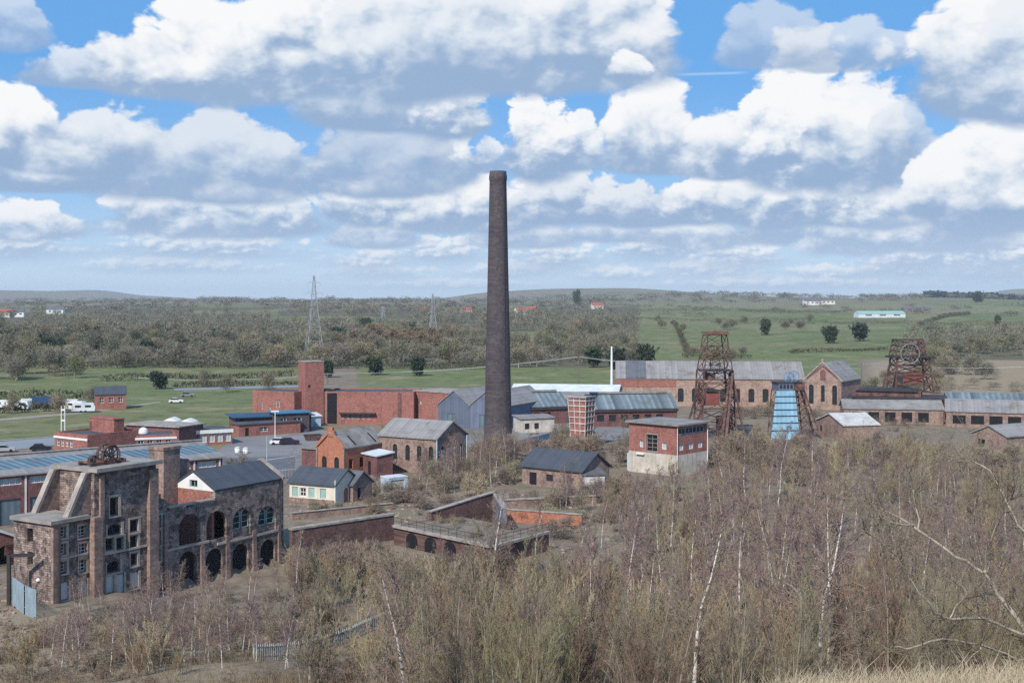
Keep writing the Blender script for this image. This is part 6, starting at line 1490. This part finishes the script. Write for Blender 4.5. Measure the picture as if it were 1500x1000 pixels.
fars = [far_proto('bare_field_tree', 101+i, 11, 10+i % 3*2, 2100, tw_far, base=.0, flat=.12, size=1.05, lumps=13) for i in range(5)]
tans = [far_proto('poplar_tree', 131+i, 15, 8, 1000, tw_tan, base=.08, flat=.13, size=1.3, lumps=9) for i in range(3)]
evs = [far_proto('evergreen_tree', 151+i, 9, 9, 1250, ev_far, base=.02, size=1.1, flat=.5, lumps=15) for i in range(3)]
for pr_, lab, cat, grp in ((fars, 'bare grey brown tree in the distant woods and hedges', 'tree', 'bare trees in the distant woods'),
                           (tans, 'tall tan coloured bare poplar in the wood around the pylon', 'poplar tree', 'tan poplars in the distant wood'),
                           (evs, 'dark evergreen tree standing among bare trees in the distance', 'evergreen tree', 'dark evergreens in the distance')):
    for r_, _ in pr_: tag(r_, lab, cat, grp)
remember(evs, 'dark evergreen tree standing among bare trees in the distance', 'dark evergreens in the distance')
rnd = random.Random(77)
def far(kind, px, Y, h, wid=1.0, label=None):
    x = (px-750)/FOC*Y; o = plant(kind, x, Y, h, rnd, label, wid, None if label else 'keep'); o.location.z += .1; return o
nf = 0
for (px0, px1, Y0, Y1, n, h0, h1) in ((-30, 470, 545, 900, 98, 7, 14), (440, 730, 560, 1000, 62, 8, 14), (735, 935, 560, 950, 48, 9, 14), (-30, 130, 470, 530, 10, 9, 13), (1340, 1530, 470, 720, 26, 8, 12),
                                      (1220, 1400, 400, 470, 16, 4, 6), (1000, 1090, 600, 720, 7, 6, 9), (940, 1200, 900, 1300, 12, 8, 11)):
    for i in range(n): far(fars, rnd.uniform(px0, px1), rnd.uniform(Y0, Y1), rnd.uniform(h0, h1), rnd.uniform(.9, 1.3)); nf += 1
for i in range(26): far(tans, rnd.gauss(585, 38), rnd.uniform(640, 800), rnd.uniform(11, 17), 1.1)
for i in range(16): far(tans, rnd.uniform(455, 560), rnd.uniform(560, 640), rnd.uniform(7, 11), 1.3)
for px, Y, h, wd, lab in ((1122, 930, 12, .8, 'round dark evergreen alone in the pasture above the blue headframe'), (1260, 800, 11.5, 1.1, 'round dark evergreen bush at the right of a pair in the pasture'), (1215, 780, 11, .9, 'dark evergreen at the left of the pair in the pasture'),
                          (232, 430, 6.0, 1.1, 'round green evergreen bush by the track in the left field'), (612, 500, 7.5, 1.0, 'dark evergreen at the field edge left of the chimney'), (548, 505, 7.5, 1.1, 'dark evergreen left of another at the field edge behind the red winding house'),
                          (480, 490, 7, .8, 'dark evergreen just right of the square red tower'), (902, 545, 9, 1.2, 'dark evergreen behind the white mast'), (945, 560, 10, 1.1, 'dark evergreen right of the white mast above the field'),
                          (870, 560, 9, 1.0, 'dark evergreen left of the white mast'), (845, 2300, 30, .6, 'tall dark tree on the skyline right of the chimney'), (1462, 1100, 12, .5, 'narrow dark evergreen on the far right pasture'),
                          (1432, 2500, 22, 1.2, 'dark clump of evergreens at the edge of the far straw field')):
    far(evs, px, Y, h, wd, lab)
for i in range(22): far(evs, rnd.uniform(0, 330), rnd.uniform(640, 860), rnd.uniform(7, 10), rnd.uniform(1, 1.5))
for i in range(10): far(evs, rnd.uniform(470, 720), rnd.uniform(760, 1100), rnd.uniform(8, 11), rnd.uniform(1, 1.4))
for px, Y in ((18, 338), (88, 338), (135, 366), (330, 415), (300, 440), (395, 420)): far(fars, px, Y, rnd.uniform(4, 8), .9)
# the woods beyond, read as one mass
def wood(name, label, spots, mat, n, size, flat, wid=1.0):
    V = []; F = []; r_ = np.random.RandomState(len(name))
    pro = [spray_crown(500+i, 1.0, 1.0, n, base=.05, size=size, flat=flat, lumps=7) for i in range(5)]
    for (x, y, h, w_) in spots:
        pv, pf = pro[r_.randint(5)]; a_ = r_.uniform(0, 6.28); z = gz(x, y)-.05*h; P = np.array(pv); c, s = math.cos(a_), math.sin(a_); k = len(V)
        Q = np.stack([x+(P[:, 0]*c-P[:, 1]*s)*w_, y+(P[:, 0]*s+P[:, 1]*c)*w_, z+P[:, 2]*h], 1); V += Q.tolist(); F += [tuple(i+k for i in f) for f in pf]
    mb = MB(); mb.v = V; mb.f = F; o = mb.build(name, mat); tag(o, label, None, None, 'stuff'); return o
def spots(n, px0, px1, Y0, Y1, h0, h1, w0, w1, hole=None):
    out = []
    while len(out) < n:
        px = rnd.uniform(px0, px1); Y = Y0*(Y1/Y0)**rnd.random()
        if hole and hole(px, Y): continue
        if Y > 640 and px < 915 and Y < 2300 and woodmask((px-750)/FOC*Y, Y) < -.75: continue
        out.append(((px-750)/FOC*Y, Y, rnd.uniform(h0, h1), rnd.uniform(w0, w1)))
    return out
wood('far_wood', 'bare grey brown woods filling the valley beyond the colliery', spots(420, -40, 480, 760, 1800, 8, 13, 11, 18)+spots(230, 440, 745, 800, 1800, 8, 14, 11, 18)+spots(150, 735, 935, 760, 1600, 8, 13, 11, 18)+spots(80, 1330, 1540, 620, 1000, 7, 12, 10, 16)+spots(330, -40, 740, 548, 860, 4, 9, 8, 14)+spots(90, 735, 925, 575, 860, 4, 8, 8, 14), tw_far, 300, .10, .22)
wood('ridge_wood', 'hedgerows and woods along the far ridge', spots(260, -60, 1560, 2600, 4300, 10, 17, 25, 60)+spots(150, -60, 1560, 3300, 4300, 12, 18, 40, 80)+spots(150, -60, 900, 1700, 2700, 9, 14, 20, 40)+spots(40, 900, 1560, 1500, 2300, 6, 9, 18, 34), tw_far, 170, .12, .28)
wood('dark_plantation', 'dark conifer plantation on the far hill at the right', spots(260, 1360, 1575, 3300, 4600, 14, 22, 40, 70), ev_far, 150, .15, .8)
def around(n, px0, Y0, sx, sY, h0, h1, w0, w1):
    out = []
    for i in range(n):
        px = rnd.gauss(px0, sx*.6); Y = rnd.gauss(Y0, sY*.6); x = (px-750)/FOC*Y
        if free(px, Y) and not (430 < px < 560 and 185 < Y < 260) and not (px < 430 and ((x+46.5)*-.846+(Y-124)*.533) > -1.2): out.append((x, Y, rnd.uniform(h0, h1), rnd.uniform(w0, w1)))
    return out
tw_mid = twigmat('scrub_twigs', [(.27, .21, .165), (.33, .275, .19), (.22, .165, .15), (.29, .27, .175), (.36, .29, .21)], .95, .5)
wood('yard_scrub', 'bare tangled scrub that has grown up between the colliery buildings and walls', around(16, 700, 212, 70, 16, 2, 5, 3, 5)+around(10, 640, 245, 60, 10, 2, 5, 3, 5)+around(14, 740, 238, 40, 10, 3, 6, 3, 5)+around(14, 850, 248, 60, 14, 3, 6, 3, 5)
     +around(14, 900, 200, 60, 12, 2, 4, 3, 5)+around(18, 820, 170, 70, 12, 1.5, 3.4, 3, 4)+around(10, 690, 180, 60, 8, 1.2, 3, 3, 4)+around(26, 500, 143, 75, 5, 2.2, 4.4, 3, 4.5)+around(30, 690, 133.5, 110, 4, 2.2, 4.0, 2.5, 4)+around(10, 590, 190, 50, 8, 1.2, 2.8, 2.5, 4)
     +around(10, 350, 132, 90, 3, 1.2, 3, 2, 3.5)+around(10, 480, 178, 60, 4, .8, 1.8, 2, 3)+around(14, 1090, 240, 60, 16, 3, 6, 3, 5)+around(18, 1230, 245, 120, 20, 2.5, 5, 3, 5)+around(14, 1400, 235, 110, 14, 2.5, 5, 3, 5)+around(12, 980, 268, 60, 16, 2, 4, 3, 5)
     +around(16, 1330, 318, 110, 3, 1.5, 3, 3, 5)+around(12, 1110, 330, 70, 8, 2, 4, 3, 5), tw_mid, 1500, .085, .15)
wood('heath_scrub', 'low scrub dotted over the straw coloured rough field at the far right', around(26, 1440, 440, 130, 40, 2, 5, 5, 9)+around(14, 1270, 430, 60, 25, 2, 5, 4, 8), tw_far, 500, .07, .18)
tw_hedge = twigmat('hedge_twigs', [(.085, .085, .05), (.11, .10, .065), (.075, .08, .045)], .95, .1)
wood('scrub_mass', 'bare scrub covering the slopes at both sides beyond the thicket', spots(190, 1565, 2000, 55, 330, 4, 8, 3, 5)+spots(60, -420, -60, 80, 300, 2.5, 5, 3, 5), tw_bush, 1100, .045, .17)
def hedge(label, a, b, h=2.2, w_=2.6, dense=9):
    V = []; F = []; L = math.hypot(b[0]-a[0], b[1]-a[1]); n = int(L*dense*2.0); r_ = np.random.RandomState(int(L*10) % 9999); root = (a[0], a[1], gz(*a))
    for i in range(n):
        f = r_.rand(); x = a[0]+(b[0]-a[0])*f+r_.normal(0, w_*.3); y = a[1]+(b[1]-a[1])*f+r_.normal(0, w_*.3); z = gz(x, y)+h*r_.rand()**.8*(1+.35*math.sin(f*L/9.0)); d = r_.normal(size=3); d[2] = abs(d[2])+.4; d /= np.linalg.norm(d); e = np.cross(d, r_.normal(size=3)); e /= np.linalg.norm(e)
        s = .9*r_.uniform(.6, 1.4); p = np.array([x, y, z])-np.array(root); k = len(V); V += [tuple(p-e*.16), tuple(p+e*.16), tuple(p+d*s+e*.1), tuple(p+d*s-e*.1)]; F.append((k, k+1, k+2, k+3))
    mb = MB(); mb.v = V; mb.f = F; o = mb.build('hedge', tw_hedge, None, False, root); tag(o, label, 'hedge'); return o
gp = lambda px, Y: ((px-750)/FOC*Y, Y)
hedge('hedge across the left field behind the red farmhouse', gp(150, 470), gp(430, 492), 2.0)
hedge('hedge along the near side of the track in the left field', gp(255, 436), gp(440, 452), 1.4)
hedge('long hedge crossing the pasture below the round evergreen', gp(1000, 660), gp(1100, 640), 2.4)
hedge('hedge below the evergreen pair on the right pasture', gp(1155, 690), gp(1300, 700), 1.6)
hedge('hedge in the upper pasture above the lattice headframe', gp(900, 1450), gp(1180, 1330), 3.0, 3.4, 5)
hedge('hedge running below the glasshouse in the far pasture', gp(1040, 1200), gp(1330, 1280), 3.0, 3.4, 5)
hedge('second hedge in the upper pasture left of the glasshouse', gp(905, 1800), gp(1240, 1650), 4.0, 4, 5)
hedge('hedge along the far right pasture beyond the brown trees', gp(1330, 1250), gp(1540, 1150), 3.5, 4, 5)
hedge('low hedge across the middle of the right pasture behind the long hall', gp(905, 560), gp(1030, 545), 1.8)
hedge('hedge climbing the pasture left of the round evergreen', gp(1010, 690), gp(985, 1250), 2.6, 3, 6)
hedge('hedge along the top edge of the bright pasture behind the glasshouse', gp(1330, 1560), gp(1080, 1700), 4.0, 4, 6)
hedge('hedge between two fields right of the glasshouse', gp(1345, 1200), gp(1420, 1700), 3.6, 4, 6)
hedge('hedge beside the farm track in the near left field', gp(-20, 335), gp(130, 350), 1.6, 2.0)
hedge('hedge behind the white caravans at the left edge', gp(-30, 372), gp(130, 385), 2.4, 2.6)
hedge('hedge beneath the wood at the far edge of the left field', gp(-30, 545), gp(430, 552), 3.0, 4)
hedge('hedge under the trees at the field edge left of the chimney', gp(470, 548), gp(720, 545), 2.6, 4)
# fence line down in the scrub
palisade('palisade_fence', 'long grey palisade fence line running up through the scrub left of centre', [on_ground(372, 90.6), on_ground(440, 98), on_ground(565, 111.6)], 1.3, .35, plain('dull_steel', (.36, .38, .39), .6, .2, .8), .08)

print('counts', n_w, n_s, n_b, n_t, n_r)

# ------------------------------------------------------------------ the air: thin even haze in one closed box round everything
hb_ = MB(); hb_.box(-9000, 9000, -300, 9200, -8, 130); hm = bpy.data.materials.new('air'); hm.use_nodes = True; ht = NT(hm.node_tree); ht.n.clear()
ho = ht.n.new('ShaderNodeOutputMaterial'); hv = ht.n.new('ShaderNodeVolumePrincipled'); ht.l.new(hv.outputs[0], ho.inputs['Volume'])
hv.inputs['Color'].default_value = (.78, .88, 1.0, 1); hv.inputs['Density'].default_value = 0.75e-4; hv.inputs['Anisotropy'].default_value = .0
hz_o = hb_.build('haze', hm); tag(hz_o, 'thin blue haze that softens the distance', None, None, 'stuff'); hz_o.display_type = 'WIRE'
